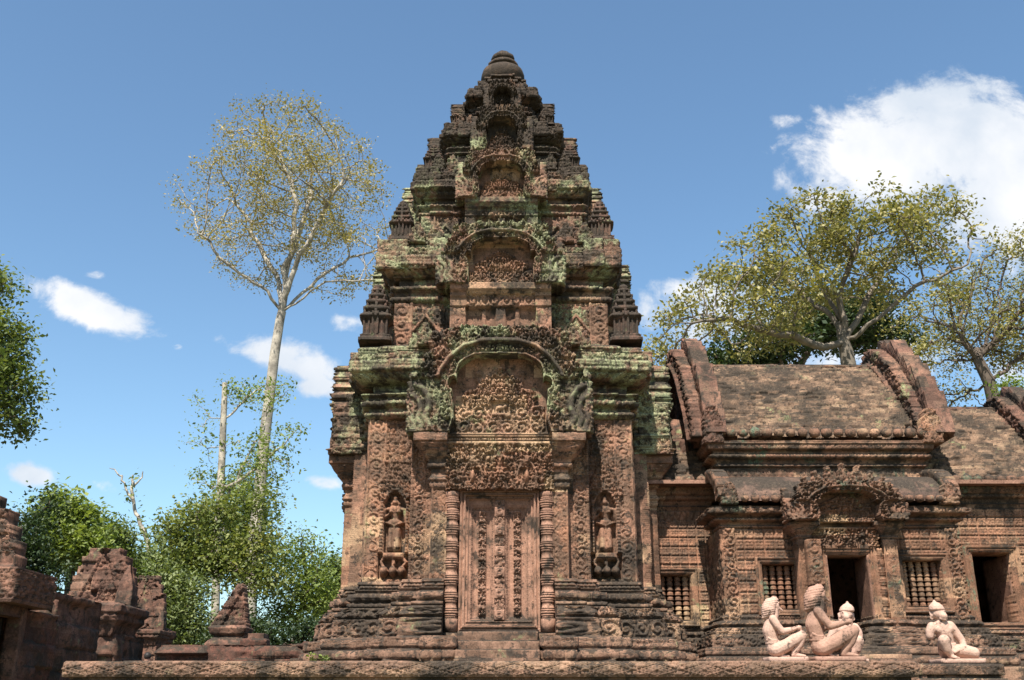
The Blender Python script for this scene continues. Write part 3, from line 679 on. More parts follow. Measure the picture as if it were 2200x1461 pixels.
# walls
S0 = redent([(.635, 1.80), (.82, 1.88), (1.06, 1.80), (1.50, 1.50)])
part('wall', loft(S0, [(.3, 0), (3.0, 0, P_fol, .012, .06), (3.3, .0)], .022, .03, 60, .005), M_ST, tower)
def door_fn(X, Z, hw=.465, z0=.43, z1=2.05):
    e = np.minimum(np.minimum(hw - np.abs(X), z1 - Z), (Z - z0) * .8)
    h = .10 + 0 * X
    h = np.where(e > .022, .075, h); h = np.where(e > .04, .095, h); h = np.where(e > .062, .06, h); h = np.where(e > .085, .07, h); h = np.where(e > .098, .035, h)
    h += .006 * np.cos(e * 330) * (e < .09)
    x = np.abs(np.abs(X) - .205); t = np.minimum(.145 - x, np.minimum(z1 - .16 - Z, Z - z0 - .12))
    leaf = (e > .105)
    h = np.where(leaf & (t > 0), .035 - .022 * sstep(0, .05, t) - .008 * (t > .055), h)
    h += .006 * (np.abs(((Z / .022) % 1) - .5) < .28) * (leaf & (t > .018) & (t < .036))
    strip = leaf & (x < .045) & (t > .075)
    d = np.clip(1 - np.abs(((Z / .11 + x * 3) % 1) - .5) * 3, 0, 1)
    h = np.where(strip, .012 + .03 * np.maximum(d, P_fol(X, Z, 1, 1, .03, 3)) * (x < .04), h)
    ast = leaf & (np.abs(X) < .058)
    h = np.where(ast, .055 + .015 * P_fol(X, Z, 1, 1, .05, 5), h)
    return None, .10 + (h - .10) * 1.6
mb = relief(-.465, .465, .43, 2.05, door_fn, .0085, .02, 71, .002, 0, 0)
doors = tparts('false_door', mb.xf(T(0, -1.875, 0)), M_DR)
sm = MB()
for i, zz in enumerate((.62, .86, 1.10, 1.34, 1.58, 1.80)):
    m1 = relief(-.058, .058, zz - .055, zz + .055, lambda X, Z, zz=zz: (None, .045 + .02 * np.clip(1 - np.abs(np.hypot(X, Z - zz) - .03) / .02, 0, 1)), .01, 0, 72 + i, .003, 0, 0).xf(T(0, -1.885, 0)).mesh('stud')
    for d in doors: part('stud', m1, M_DR, d)
cm = colonnette_mesh(.43, 2.02, .070, 3)
for s in (-1, 1):
    me = MB().join(cm, T(s * .555, -1.97, 0)).mesh('colonnette', True)
    for q in (0, 1, 3): part('colonnette', me, M_DR, tower, rz=q * math.pi / 2)
tparts('lintel', lintel_mesh(.64, 2.03, 2.61, 81).xf(T(0, -1.98, 0)), M_PN)
tparts('lintel_band', loft(rect(-.66, .66, -2.02, -1.7), [(2.60, 0), (2.62, .02), (2.66, .03, P_dent, .012, .03), (2.67, .05), (2.70, .06)], .014, .012, 83), M_ST)
for s in (-1, 1):
    x0, x1 = (.615, .80) if s > 0 else (-.80, -.615)
    def pf(X, Z, x0=x0, x1=x1): return None, .10 + .026 * P_chev(X - (x0 + x1) / 2, Z - .99, 1.1, x1 - x0, .135, 5)
    tparts('pilaster', relief(x0, x1, .99, 2.10, pf, .0105, .15, 90 + s, .004, bw=.5, bh=.36, boff=.01).xf(T(0, -1.885, 0)), M_PN)
    x0, x1 = (.805, 1.06) if s > 0 else (-1.06, -.805)
    def pf2(X, Z, x0=x0, x1=x1):
        xx = np.abs(X) - .805
        return None, np.where(xx < .075, .05 + .02 * P_loz(Z, xx, .075, 1.9, .1, 3), np.where(xx > .225, .085 + .01 * np.cos(Z * 250), .055 + .03 * P_scroll(xx - .15, Z - .99, 1.9, .14, .15, 4)))
    tparts('pilaster', relief(x0, x1, .99, 2.75, pf2, .0105, .12, 94 + s, .004, bw=.5, bh=.36, boff=.014).xf(T(0, -1.795, 0)), M_ST)
    m1 = loft(rect(.64, .80, -2.0, -1.70), capital_profile(2.05, 2.70, .215), .0125, .0125, 97 + s, .006, boff=.004)
    sx = 1 if s > 0 else -1
    m1.V = [np.column_stack([np.clip(v[:, 0], .618, 9), v[:, 1], v[:, 2]]) for v in m1.V]
    tparts('capital', m1.xf(Matrix.Diagonal((sx, 1, 1, 1))), M_ST)
    for q in (0, 1, 3):
        x0, x1 = (1.065, 1.62)
        mb = corner_panel(x0, x1, 1.02, 3.02, 100 + s * 3 + q, True, 1.27, (1.36, 2.10), .0105 if q == 0 else .03, mir=s)
        if s < 0: mb.xf(Matrix.Diagonal((-1, 1, 1, 1)))
        part('devata_panel', mb.xf(T(0, -1.50, 0)), M_ST if s > 0 or q else M_PN, tower, rz=q * math.pi / 2, label=('standing goddess in a niche, right of the false door' if s > 0 else 'standing goddess in a niche, left of the false door') if q == 0 else None)
tparts('pediment', pediment_mesh(1.09, 1.345, 120, .40, .0105).xf(T(0, -2.12, 2.695)), M_GR)
tparts('tympanum', tympanum_mesh(1.09, 1.345, 130, .0105).xf(T(0, -1.985, 2.70)), M_ST)
tparts('porch_vault', loft(rect(-.86, .86, -1.92, -1.2), [(2.7, 0), (3.5, 0), (3.75, -.05), (3.95, -.2)], .05, .05, 5), M_GR)
# main cornice
SC = redent([(1.13, 1.69), (1.36, 1.66), (1.62, 1.62)])
cor = [(2.98, -.10), (3.0, .02), (3.02, .045), (3.075, .055, P_bead, .02, 1), (3.09, .02), (3.13, .015), (3.15, .06), (3.215, .075, P_petal, .03, .075), (3.225, .04), (3.26, .05), (3.285, .10), (3.30, .105), (3.31, .05), (3.34, -.03), (3.44, -.03),
       (3.455, .08), (3.53, .185, P_petal, .03, .11), (3.545, .20), (3.56, .235), (3.70, .24, P_grid, .016, .13), (3.71, .20), (3.73, .20), (3.80, .19, P_fol, .018, .045), (3.815, .145), (3.84, .165), (3.86, .165), (3.90, .15, P_dent, .01, .04), (3.93, .10)]
part('cornice', loft(SC, cor, .0125, .0115, 140, .005, boff=.034), M_GR, tower)
def upright(w, h, seed, th=.12):
    def fn(X, Z):
        u = np.abs(X) / (w / 2); v = Z / h
        M = u < np.clip(1.05 - np.clip(v - .45, 0, 1) * 1.5, 0, 1) + .08 * np.sin(v * 22)
        return M, .02 + .03 * P_fol(X, Z, h, w, .045, seed)
    return relief(-w / 2, w / 2, 0, h, fn, .013, th, seed, joint=0, boff=0)
k = 0
for x, y, w, h in ((.90, -1.98, .17, .27), (-.93, -1.98, .20, .27), (1.06, -1.84, .15, .22), (-1.08, -1.84, .14, .2), (.72, -2.02, .2, .2), (-.70, -2.02, .2, .18)):
    for q in (0, 1, 3): part('antefix', upright(w, h, 150 + k, .14), M_GR, tower, rz=q * math.pi / 2, loc=((x, y, 3.86) if q == 0 else ((-y, x, 3.86) if q == 1 else (y, -x, 3.86)))); 
    k += 1
# storeys above: (B body half, z0, z1 body top, zc cornice top, C cornice half, porch half width, porch distance, pediment half width, ped z0, ped height, antefix (centre, z, h, w))
ST = [(1.400, 3.92, 5.00, 5.50, 1.563, .60, 1.76, .81, 4.74, .86, (1.60, 4.00, .80, .38)),
      (1.117, 5.48, 6.33, 6.78, 1.222, .46, 1.39, .60, 6.16, .74, (1.345, 5.53, .63, .32)),
      (.764, 6.76, 7.42, 7.70, .867, .32, 1.03, .42, 7.11, .72, (.975, 6.81, .46, .27)),
      (.43, 7.68, 8.30, 8.545, .545, .20, .67, .25, 8.03, .47, (.655, 7.76, .33, .22))]
for i, (B, z0, z1, zc, C, pw, pd, phw, pz, ph, an) in enumerate(ST):
    k = C - B; H = z1 - z0; hc = zc - z1; s = B / 1.62; sd = 200 + i * 20
    out = redent([(pw + .16 * s, B + .05 * s), (B * .86, B + .025 * s), (B, B)])
    c2 = max(.05, .07 * s)
    pr = [(z0, .10 * s), (z0 + .05 * H, .10 * s), (z0 + .06 * H, .06 * s), (z0 + .12 * H, .07 * s, P_petal, .02, .08), (z0 + .13 * H, .02), (z0 + .16 * H, -.02), (z0 + .66 * H, -.02, P_fol, .02, .06), (z0 + .68 * H, .03), (z0 + .74 * H, .04, P_bead, .02, 1), (z0 + .76 * H, .0), (z0 + .80 * H, .02),
          (z0 + .82 * H, .05 * s + .01), (z0 + .87 * H, .06 * s + .01, P_petal, .02, .08), (z0 + .88 * H, .03), (z0 + .90 * H, -.05 * s), (z0 + .985 * H, -.05 * s), (z1, k * .2), (z1 + .04 * hc, k * .3),
          (z1 + .17 * hc, k * .72, P_petal, .025, .10), (z1 + .2 * hc, k), (z1 + .52 * hc, k * 1.02, P_grid if i < 2 else P_fol, .026, .11), (z1 + .55 * hc, k * .8), (z1 + .6 * hc, k * .8), (z1 + .78 * hc, k * .75, P_fol, .025, .05), (z1 + .8 * hc, k * .45), (z1 + .9 * hc, k * .5), (zc, k * .1)]
    part('storey', loft(out, pr, .0135, .0125, sd, .007, boff=.040 + .008 * i), M_TP, tower)
    part('storey_top', loft(rect(-B * .93, B * .93, -B * .93, B * .93), [(zc - .06, .05), (zc + .03, .04), (zc + .05, 0)], .03, .03, sd + 1, .012), M_TP, tower)
    tparts('pediment', pediment_mesh(phw, ph, sd + 2, .34 * s + .06, .0115, flank=True).xf(T(0, -pd - .04, pz)), M_GR if i < 2 else M_TP, pull=.14 * s)
    tparts('tympanum', tympanum_mesh(phw, ph, sd + 3, .0105, False).xf(T(0, -pd + .08, pz)), M_ST if i < 2 else M_TP, pull=.14 * s)
    if i < 3:
        # the porch under the pediment: sill, posts, carved lintel, dark recess with blind door
        dz0, dz1 = z0 + .10 * s, pz
        def pf(X, Z, pw=pw, dz0=dz0, dz1=dz1, sd=sd):
            H = dz1 - dz0; w = (Z - dz0) / H; u = np.abs(X) / (pw * 1.05)
            h = .02 + 0 * X
            h = np.where(u > .72, .10 + .025 * P_chev(np.abs(X) - pw * .9, Z - dz0, H, pw * .3, .1, 3) * (w < .6), h)
            h = np.where((w > .62) & (w < .84) & (u < .75), .10 + .035 * P_scroll(X, Z - dz0, H * .3, pw * 1.4, H * .2, 4), h)
            h = np.where((w > .84) | ((w > .62) & (u > .70)), .13 + .05 * (w > .90) + .03 * (w > .8), h)
            h = np.where((u < .10) & (w < .6), .09, h)
            h = np.where((u > .30) & (u < .38) & (w < .6), .06, h)
            return None, h
        tparts('porch_front', relief(-pw * 1.08, pw * 1.08, dz0, dz1 + .02, pf, .0125, .34, sd + 4).xf(T(0, -pd + .12, 0)), M_ST if i == 0 else M_TP, pull=.14 * s)
        for sg in (-1, 1):
            xa = pw + .17 * s; mb = small_panel(xa, B, z0 + .10 * H, z0 + .66 * H, sd + 6 + sg, fig=(i == 0 or i == 1))
            if sg < 0: mb.xf(Matrix.Diagonal((-1, 1, 1, 1)))
            part('wall_panel', mb.xf(T(0, -B + .03, 0)), M_ST if i == 0 else M_TP, tower)
    mt = [minitower(an[2] * 1.04, an[3] * 1.10, sd + 8 + j).mesh('corner_turret') for j in range(2)]
    for j, (sx, sy) in enumerate(((-1, -1), (1, -1), (1, 1), (-1, 1))):
        ax = an[0]
        part('corner_turret', mt[j % 2], M_DK if i != 3 else M_TP, tower, loc=(sx * ax, sy * ax, an[1]), rz=random.Random(j + i * 7).uniform(-.05, .05), label='black lichen covered corner turret' if i < 2 else None)
    # individually set, worn stones along the cornice
    rd = random.Random(sd)
    for q in ((0, 1, 3) if i < 2 else (0,)):
        x = -C
        while x < C:
            w_ = rd.uniform(.12, .30) * (.6 + .4 * s); x1 = min(x + w_, C + .02); 
            if x1 - x > .06:
                pr_ = rd.choice((0, .02, .035, .06, .08)); 
                if abs((x + x1) / 2) < pw: pr_ = 0
                zt_ = zc - hc * rd.choice((.0, .02, .2, .45)) + rd.uniform(-.01, .03); zb_ = z1 + hc * rd.choice((.14, .18, .30, .5))
                if zt_ > zb_ + .05 and rd.random() < .85:
                    b_ = loft(rect(x + .004, x1 - .004, -C - pr_, -C + .3), [(zb_, -.008), (zb_ + .012, 0), (zb_ + (zt_ - zb_) * .55, 0, P_fol, .012, .06), (zb_ + (zt_ - zb_) * .6, -.02), (zt_ - .01, -.015, P_fol, .012, .05), (zt_, -.025)], .015, .013, sd + int(x * 90), .007, joint=0, boff=.01)
                    part('cornice_stone', b_, M_TP if i > 0 else M_GR, tower, rz=q * math.pi / 2 + rd.uniform(-.012, .012))
            x = x1
    # standing slabs along the ledge beside the side pediments
    for j, xx in enumerate((B * .80, -B * .80, B * .62, -B * .62)):
        for q in (0, 1, 3):
            y = -(C - .05); X0, Y0 = ((xx, y) if q == 0 else ((-y, xx) if q == 1 else (y, -xx)))
            part('antefix', upright(.20 * s + .04, .27 * s + .06, sd + 12 + j, .10), M_TP, tower, loc=(X0, Y0, zc - .03), rz=q * math.pi / 2)
# crown: stepped lotus, cushion and bud
part('crown_step', loft(redent([(.20, .38), (.30, .30)]), [(8.5, .12), (8.56, .13), (8.57, .06), (8.63, .07, P_petal, .03, .08), (8.64, 0), (8.70, -.02), (8.72, .04), (8.76, .04), (8.77, -.05), (8.86, -.06, P_petal, .02, .07), (8.87, 0), (8.90, 0), (8.91, -.1), (8.98, -.1)], .014, .014, 300, .012, boff=.04), M_TP, tower)
for s in (-1, 0, 1):
    part('antefix', upright(.16, .16, 310 + s), M_TP, tower, loc=(s * .26, -.50 + .08 * abs(s), 8.50))
part('finial', lathe([(8.92, .30), (8.96, .325), (9.02, .345), (9.08, .348), (9.14, .33), (9.185, .28), (9.20, .22), (9.215, .16), (9.24, .155), (9.25, .235), (9.29, .245), (9.30, .205), (9.33, .20), (9.34, .13), (9.36, .125), (9.37, .165), (9.41, .185), (9.45, .175), (9.465, .13), (9.475, .135), (9.49, .105), (9.52, .10), (9.55, .06), (9.565, 0.005)], 36, amp=.025, seed=4), M_TP, tower, smooth=True)

# ------------------------------------------------------------------ shared hall pieces
def zv(v, Y): return W(1100, v, Y)[1]
def xu(u, v, Y): return W(u, v, Y)[0]
def sheet(curve, x0, x1, hf, res=.013, thick=.18, seed=0):
    "surface along x following a (y, z) curve, displaced along its normal; closed behind"
    P = np.array(curve, float); d = np.hypot(*(P[1:] - P[:-1]).T); cs = np.concatenate([[0], np.cumsum(d)])
    n = int(cs[-1] / res); s = np.linspace(0, cs[-1], n + 1); y = np.interp(s, cs, P[:, 0]); z = np.interp(s, cs, P[:, 1])
    ty = np.gradient(y, s); tz = np.gradient(z, s); ny, nz = -tz, ty; k = np.hypot(ny, nz); ny /= k; nz /= k
    m = int((x1 - x0) / res); X, S = np.meshgrid(np.linspace(x0, x1, m + 1), s)
    H = hf(X, S)
    V = np.stack([X, y[:, None] + ny[:, None] * H, z[:, None] + nz[:, None] * H], -1).reshape(-1, 3)
    Bv = np.stack([X, y[:, None] - ny[:, None] * thick + 0 * H, z[:, None] - nz[:, None] * thick + 0 * H], -1).reshape(-1, 3)
    idx = np.arange((n + 1) * (m + 1)).reshape(n + 1, m + 1); N = idx.size
    Q = np.stack([idx[:-1, :-1], idx[:-1, 1:], idx[1:, 1:], idx[1:, :-1]], -1).reshape(-1, 4)
    def side(a): return np.stack([a[:-1], a[1:], a[1:] + N, a[:-1] + N], -1)
    Q = np.concatenate([Q, side(idx[0]), side(idx[-1]), side(idx[:, 0]), side(idx[:, -1]), np.array([[idx[0, 0] + N, idx[0, -1] + N, idx[-1, -1] + N, idx[-1, 0] + N]])])
    return MB().add(np.concatenate([V, Bv]), Q)
def brick_h(seed, ch=.052, bw=.19, amp=.036):
    def f(X, S):
        warp = (vn2(X * 3, S * 3, seed) - .5) * .03
        r = np.floor((S + warp) / ch); fr = (S + warp) / ch - r
        b = X / bw + _h(r, r * 0, 1, seed) * 9 + vn2(X * 6, r, seed) * .5; bi = np.floor(b); fb = b - bi
        h = (_h(bi, r, 2, seed) ** 1.5) * amp + .036 * (1 - fr)
        h = h - .030 * (_h(bi, r, 3, seed) > .90) - .045 * (fr < .24) - .02 * (fb < .06)
        h = h + (fb2(X * 22, S * 40, seed, 3) - .5) * .018 + (fb2(X * 1.6, S * 1.6, seed + 4, 2) - .5) * .05
        return h
    return f
def bulbs(x0, x1, y, z, r, step, seed):
    mb = MB(); n = int((x1 - x0) / step); rd = random.Random(seed)
    for i in range(n):
        x = x0 + (i + .5) * (x1 - x0) / n; k = rd.uniform(.85, 1.1)
        if rd.random() < .06: k *= .6
        m = lathe([(-.9 * r * k, .35 * r), (-.6 * r * k, .9 * r * k), (0, 1.0 * r * k), (.55 * r * k, .85 * r * k), (.85 * r * k, .4 * r * k), (1.15 * r * k, .12 * r)], 10, 0, 0, amp=.012, seed=i)
        mb.join(m, T(x, y, z, sx=1))
    return mb
def wallrel(x0, x1, z0, z1, fn, Y, holes=(), res=.0105, thick=.28, seed=0, **k):
    def f(X, Z):
        m, h = fn(X, Z); M = np.ones(X.shape, bool) if m is None else m
        for (a, b, c, d) in holes: M = M & ~((X > a) & (X < b) & (Z > c) & (Z < d))
        return M, h
    return relief(x0, x1, z0, z1, f, res, thick, seed, **k).xf(T(0, Y, 0))
def frame_mesh(a, b, c, d, w, dep=.07, seed=0, sill=True):
    "moulded frame round an opening a..b, c..d"
    def f(X, Z):
        e = np.maximum(np.maximum(a - X, X - b), np.maximum(Z - d, (c - Z)))
        M = e > 0
        h = np.where(e > w * .72, dep * .9, np.where(e > w * .52, dep * .62, np.where(e > w * .38, dep * .8, np.where(e > w * .15, dep * .5, dep * .35))))
        return M, h + .004 * np.cos(e * 420)
    return relief(a - w, b + w, c - (w * .9 if sill else 0), d + w, f, .0095, .26, seed, .003, bw=9, bh=9, joint=0, boff=0)
def window_part(parent, a, b, c, d, Y, w, mat, n=5, seed=0):
    fr = part('window', frame_mesh(a, b, c, d, w, .07, seed).xf(T(0, Y, 0)), mat, parent)
    H = d - c; r = (b - a) / n / 2 * .86
    pr = [(0, r * .8)]; nr = 9
    for i in range(nr):
        z = (i + .5) / nr * H; g = H / nr
        pr += [(z - g * .42, r * .80), (z - g * .36, r * 1.0), (z - g * .20, r * 1.02), (z - g * .14, r * .86), (z - g * .05, r * .93), (z + g * .12, r * .90), (z + g * .32, r * .72), (z + g * .42, r * .70)]
    pr += [(H, r * .8)]
    for i in range(n):
        x = a + (i + .5) * (b - a) / n
        part('baluster', lathe(pr, 14, x, Y + .10, amp=r * .10, seed=seed + i).xf(T(0, 0, c)), mat, fr, smooth=False)
    return fr
def grid_fn(cell, seed, amp=.022, z0=0, x0=0, top=None):
    def f(X, Z):
        h = .01 + amp * P_grid(X - x0, Z - z0, 10 * cell, 40 * cell, cell, seed)
        if top is not None:
            v = (top - Z) / .13; tri = (v < 1 - np.abs(((X / .085) % 1) - .5) * 2) & (v > 0)
            h = np.where((v > 0) & (v < 1), np.where(tri, .04, .008), h)
        return None, h
    return f
def yzgable(parent, X, Ye, ze, Yr, zr, face, mat, mrim, seed, thick=.30, frontonly=False):
    "pointed gable in a plane of constant x: carved slab plus the saddle stones along its edge"
    a = Yr - Ye; H = zr - ze
    def cur(t):
        t = min(max(t, 0), 1)
        return (Ye + a * (t ** 1.15), ze + H * (1 - (1 - t) ** 1.5) )    # front eave -> ridge
    pts = [cur(t) for t in np.linspace(0, 1, 14)]
    poly = [(p[0] - Yr, p[1]) for p in pts] + [(Yr - p[0], p[1]) for p in pts[::-1]]
    def f(Xl, Z):
        M = inpoly(poly, Xl, Z); dd = np.full(Xl.shape, 9.)
        for p, q in zip(poly[:-1], poly[1:]): d, _ = dseg(Xl, Z, p, q); dd = np.minimum(dd, d)
        h = np.where(dd < .26, .10 + .05 * P_fol(Xl, Z, 1, 1, .08, seed), .0 + .03 * P_fol(Xl, Z, 1, 1, .07, seed + 1))
        h = np.where(np.abs(dd - .24) < .03, .18, h); return M, h
    g = relief(-a, a, ze, zr, f, .022, thick, seed)
    M = Matrix.Translation((X, Yr, 0)) @ Matrix.Rotation(face * math.pi / 2, 4, 'Z')
    o = part('gable', MB().join(g, M), mat, parent)
    mb = MB(); rd = random.Random(seed); N = 9
    for i in range(N):
        p, q = cur(i / N), cur((i + 1) / N + .02)
        L = math.hypot(q[0] - p[0], q[1] - p[1]); ang = math.atan2(q[1] - p[1], q[0] - p[0])
        w_ = thick * (.45 - .12 * i / N) * rd.uniform(.92, 1.06); b = loft(rect(-w_, w_, .01, L - .01), [(-.12, -.0), (.07, .0, P_fol, .008, .06), (.10 + rd.uniform(-.01, .025), -.004)], .016, .018, seed + i, .010, joint=0, boff=.01)
        b.xf(Matrix.Rotation(rd.uniform(.22, .36), 4, 'X'))
        M = Matrix.Translation((X - face * thick * -.5 * -1 if False else X - (-face) * 0 + (thick * .5 if face < 0 else -thick * .5), p[0], p[1])) @ Matrix.Rotation(ang, 4, 'X')
        mb.join(b, M)
    part('saddle_stones', mb, mrim, o)
    return o
def naga_end(w, h, seed, th=.15):
    def fn(X, Z):
        u = X / w; v = Z / h
        M = (np.abs(u) < .5 - np.clip(v - .55, 0, 1) * .6 + .03 * np.sin(v * 30))
        hh = .02 + .03 * P_fol(X, Z, 1, 1, .05, seed); hd = 0
        for k in range(4): hd = np.maximum(hd, ridge(u, v, [(-.25, .1), (-.05 + .05 * k, .35), (-.28 + .2 * k, .75 - .06 * abs(k - 1.3))], .08, .06))
        return M, np.maximum(hh, (hd > 0) * .03 + hd * w * .6)
    return relief(-w / 2, w / 2, 0, h, fn, .012, th, seed, joint=0)

# ------------------------------------------------------------------ the long hall on the right
hall = thing('temple_hall', 'long pink sandstone hall with brick saddle roof, carved doorway and baluster windows beside the tower', 'temple hall', (0, 0, 0))
HX0, HX1 = 2.48, 5.43; HC = 3.95
Ye, Yr, YA, YW = 13.0, 14.5, 12.45, 13.35
# main brick roof
ze, zr = zv(938, Ye), zv(790, Yr)
cv = [(Ye + (Yr - Ye) * (t ** 1.12), ze + (zr - ze) * (1 - (1 - t) ** 1.25)) for t in np.linspace(0, 1, 12)]
part('brick_roof', sheet(cv, HX0, HX1, brick_h(5), .0125), M_BK, hall)
part('roof_back', sheet([(2 * Yr - y, z) for y, z in cv[::-1]], HX0, HX1, lambda X, S: 0 * X, .2, .1), M_BK, hall)
part('ridge_cap', loft(rect(HX0, HX1, Yr - .09, Yr + .09), [(zr - .05, 0), (zr + .0, .02, P_fol, .01, .08), (zr + .03, -.02)], .03, .02, 8, .01), M_HC, hall)
part('roof_lotus_buds', bulbs(HX0 + .12, HX1 - .05, Ye - .13, zv(948, Ye) + .085, .070, .148, 4), M_HC, hall)
c0 = zv(1030, 12.95); c1 = zv(952, Ye)
Hc = c1 - c0
part('upper_cornice', loft(rect(HX0 + .16, HX1 - .12, Ye - .02, 16.0), [(c0 - .1, -.02), (c0, -.02), (c0 + .32 * Hc, -.01, P_loz, .012, .12), (c0 + .34 * Hc, .02), (c0 + .40 * Hc, .03, P_bead, .015, 1), (c0 + .44 * Hc, .0), (c0 + .52 * Hc, .02), (c0 + .55 * Hc, .07), (c0 + .64 * Hc, .09, P_petal, .02, .08), (c0 + .68 * Hc, .05), (c0 + .74 * Hc, .05),
      (c0 + .78 * Hc, .12), (c0 + .90 * Hc, .13, P_loz, .012, .1), (c0 + .92 * Hc, .15), (c1, .15)], .0135, .012, 21, .006), M_HC, hall)
for sgn, X in ((-1, HX0), (1, HX1)):
    yzgable(hall, X, Ye - .12, ze - .02, Yr, zr + .28, -1, M_RU, M_RU, 31 + sgn)
part('naga_end', naga_end(.26, .50, 3).xf(T(xu(1534, 950, 12.8), 12.84, zv(950, 12.8))), M_RU, hall)
part('naga_end', naga_end(.26, .46, 4).xf(T(xu(2008, 950, 12.8), 12.84, zv(950, 12.8))), M_PN, hall, label='yellowish carved naga end at the right of the roof')
# aisle: half vault, cornice, wall
AX0, AX1 = 2.54, 5.36
za0, za1 = zv(1076, 12.35), zv(1028, 12.95)
cv2 = [(12.33 + (12.97 - 12.33) * (1 - math.cos(t)), za0 + (za1 - za0) * math.sin(t)) for t in np.linspace(0, math.pi / 2, 12)]
def slab_h(X, S):
    b = X / .42 + .2; return .01 * _h(np.floor(b), b * 0, 1, 3) - .012 * (np.abs(b - np.round(b)) < .012) + .008 * (fb2(X * 6, S * 6, 4) - .5) * 2 - .02 * (fb2(X * 3, S * 3, 9) > .7)
part('half_vault_roof', sheet(cv2, AX0 + .05, AX1 - .05, slab_h, .014), stone('sandstone_vault', dark=.75, green=.1, base=(.22, .135, .10), brown=(.12, .08, .065), buffk=.1), hall)
part('vault_lotus_buds', bulbs(AX0 + .2, AX1 - .15, 12.24, zv(1083, 12.3) + .065, .055, .118, 14), M_HC, hall)
b0, b1 = zv(1136, YA), zv(1086, 12.3); Hb = b1 - b0
part('aisle_cornice', loft(rect(AX0, AX1, YA, 13.0), [(b0 - .03, .0), (b0, .01), (b0 + .14 * Hb, .04, P_bead, .015, 1), (b0 + .18 * Hb, .01), (b0 + .28 * Hb, .03), (b0 + .32 * Hb, .07), (b0 + .45 * Hb, .09, P_petal, .02, .07), (b0 + .5 * Hb, .05), (b0 + .6 * Hb, .10), (b0 + .64 * Hb, .16), (b0 + .88 * Hb, .17, P_fol, .014, .05), (b0 + .92 * Hb, .13), (b1, .14)], .0125, .011, 41, .005), M_HC, hall)
for X, fc in ((AX0 - .02, -1), (AX1 + .02, 1)):
    yy = [(p[0] - .02, p[1] + .03) for p in cv2]
    mb = MB()
    for i in range(0, 11, 2):
        p, q = yy[i], yy[min(i + 2, 11)]; L = math.hypot(q[0] - p[0], q[1] - p[1])
        mb.join(loft(rect(-.09, .09, 0, L), [(-.1, 0), (.04, .01), (.07, -.01)], .02, .03, i, .01, joint=0), Matrix.Translation((X + fc * -.05, p[0], p[1])) @ Matrix.Rotation(math.atan2(q[1] - p[1], q[0] - p[0]), 4, 'X'))
    mb.join(naga_end(.20, .26, 7 + fc), T(X + .10 * (1 if fc < 0 else -1), 12.26, zv(1084, 12.3)))
    part('vault_end', mb, M_HC, hall)
zb = zv(1318, YA)
w1 = (xu(1640, 1260, YA), xu(1722, 1260, YA), zv(1308, YA), zv(1214, YA)); w2 = (xu(1943, 1260, YA), xu(2024, 1260, YA), zv(1302, YA), zv(1206, YA))
dr = (HC - .235, HC + .235, zv(1362, 12.15), zv(1190, 12.15))
holes = [w1, w2, (dr[0] - .08, dr[1] + .08, 0, dr[3] + .05)]
def aisle_fn(X, Z):
    m, h = grid_fn(.125, 3, .030, b0, AX0)(X, Z)
    e = np.minimum(X - AX0, AX1 - X); st_ = e < .155
    h = np.where(st_, .05 + .03 * P_scroll(e - .075, Z, 2, .15, .14, 5), h); h = np.where(np.abs(e - .155) < .012, .03, h); return None, h
part('wall', wallrel(AX0, AX1, zb - .4, b0, aisle_fn, YA, holes, seed=51, bh=.5, bw=.62, joint=.003), M_HL, hall)
for X, fc in ((AX0, -1), (AX1, 1)):
    g = relief(0, .95, zb - .35, b0, lambda X, Z: (None, .02 + .02 * P_scroll(X - .1, Z, 2, .3, .2, 5)), .02, .15, 52)
    part('wall', MB().join(g, Matrix.Translation((X, YA + (.93 if fc < 0 else 0), 0)) @ Matrix.Rotation(fc * math.pi / 2, 4, 'Z')), M_HL, hall)
window_part(hall, *w1, YA - .02, .085, M_HL, 5, 61)
window_part(hall, *w2, YA - .02, .085, M_HL, 5, 66)
# moulded base with its steps in and out
def base_prof(z0, z1, f=1.0):
    H = z1 - z0; return [(z0, .42 * f), (z0 + .10 * H, .42 * f), (z0 + .11 * H, .36 * f), (z0 + .24 * H, .37 * f, P_petal, .03, .12), (z0 + .27 * H, .33 * f), (z0 + .29 * H, .35 * f), (z0 + .40 * H, .34 * f, P_loz, .01, .1), (z0 + .42 * H, .25 * f), (z0 + .44 * H, .25 * f), (z0 + .62 * H, .23 * f, P_scroll, .018, .13),
        (z0 + .64 * H, .18 * f), (z0 + .74 * H, .16 * f, P_fol, .02, .05), (z0 + .76 * H, .10 * f), (z0 + .79 * H, .12 * f), (z0 + .87 * H, .10 * f, P_petal, .03, .07), (z0 + .88 * H, .06 * f), (z0 + .92 * H, .07 * f), (z0 + .97 * H, .04 * f, P_bead, .015, 1), (z1, .0)]
part('base', loft([(AX0, YA), (HC - .50, YA), (HC - .50, 12.28), (HC - .30, 12.28), (HC - .30, 13.4), (AX0, 13.4)], base_prof(TZ, zv(1318, YA)), .0135, .0125, 71, .006, boff=.01), M_BS, hall)
part('base', loft([(HC + .30, 13.4), (HC + .30, 12.28), (HC + .50, 12.28), (HC + .50, YA), (AX1, YA), (AX1, 13.4)], base_prof(TZ, zv(1318, YA)), .0135, .0125, 72, .006, boff=.01), M_BS, hall)
st = MB()
for i in range(5):
    st.join(nbox(HC - .42, HC + .42, 11.35 + i * .17, 12.6, TZ + i * .062 - .08, TZ + (i + 1) * .062, .02, 75 + i, .008))
part('steps', st, M_BS, hall)
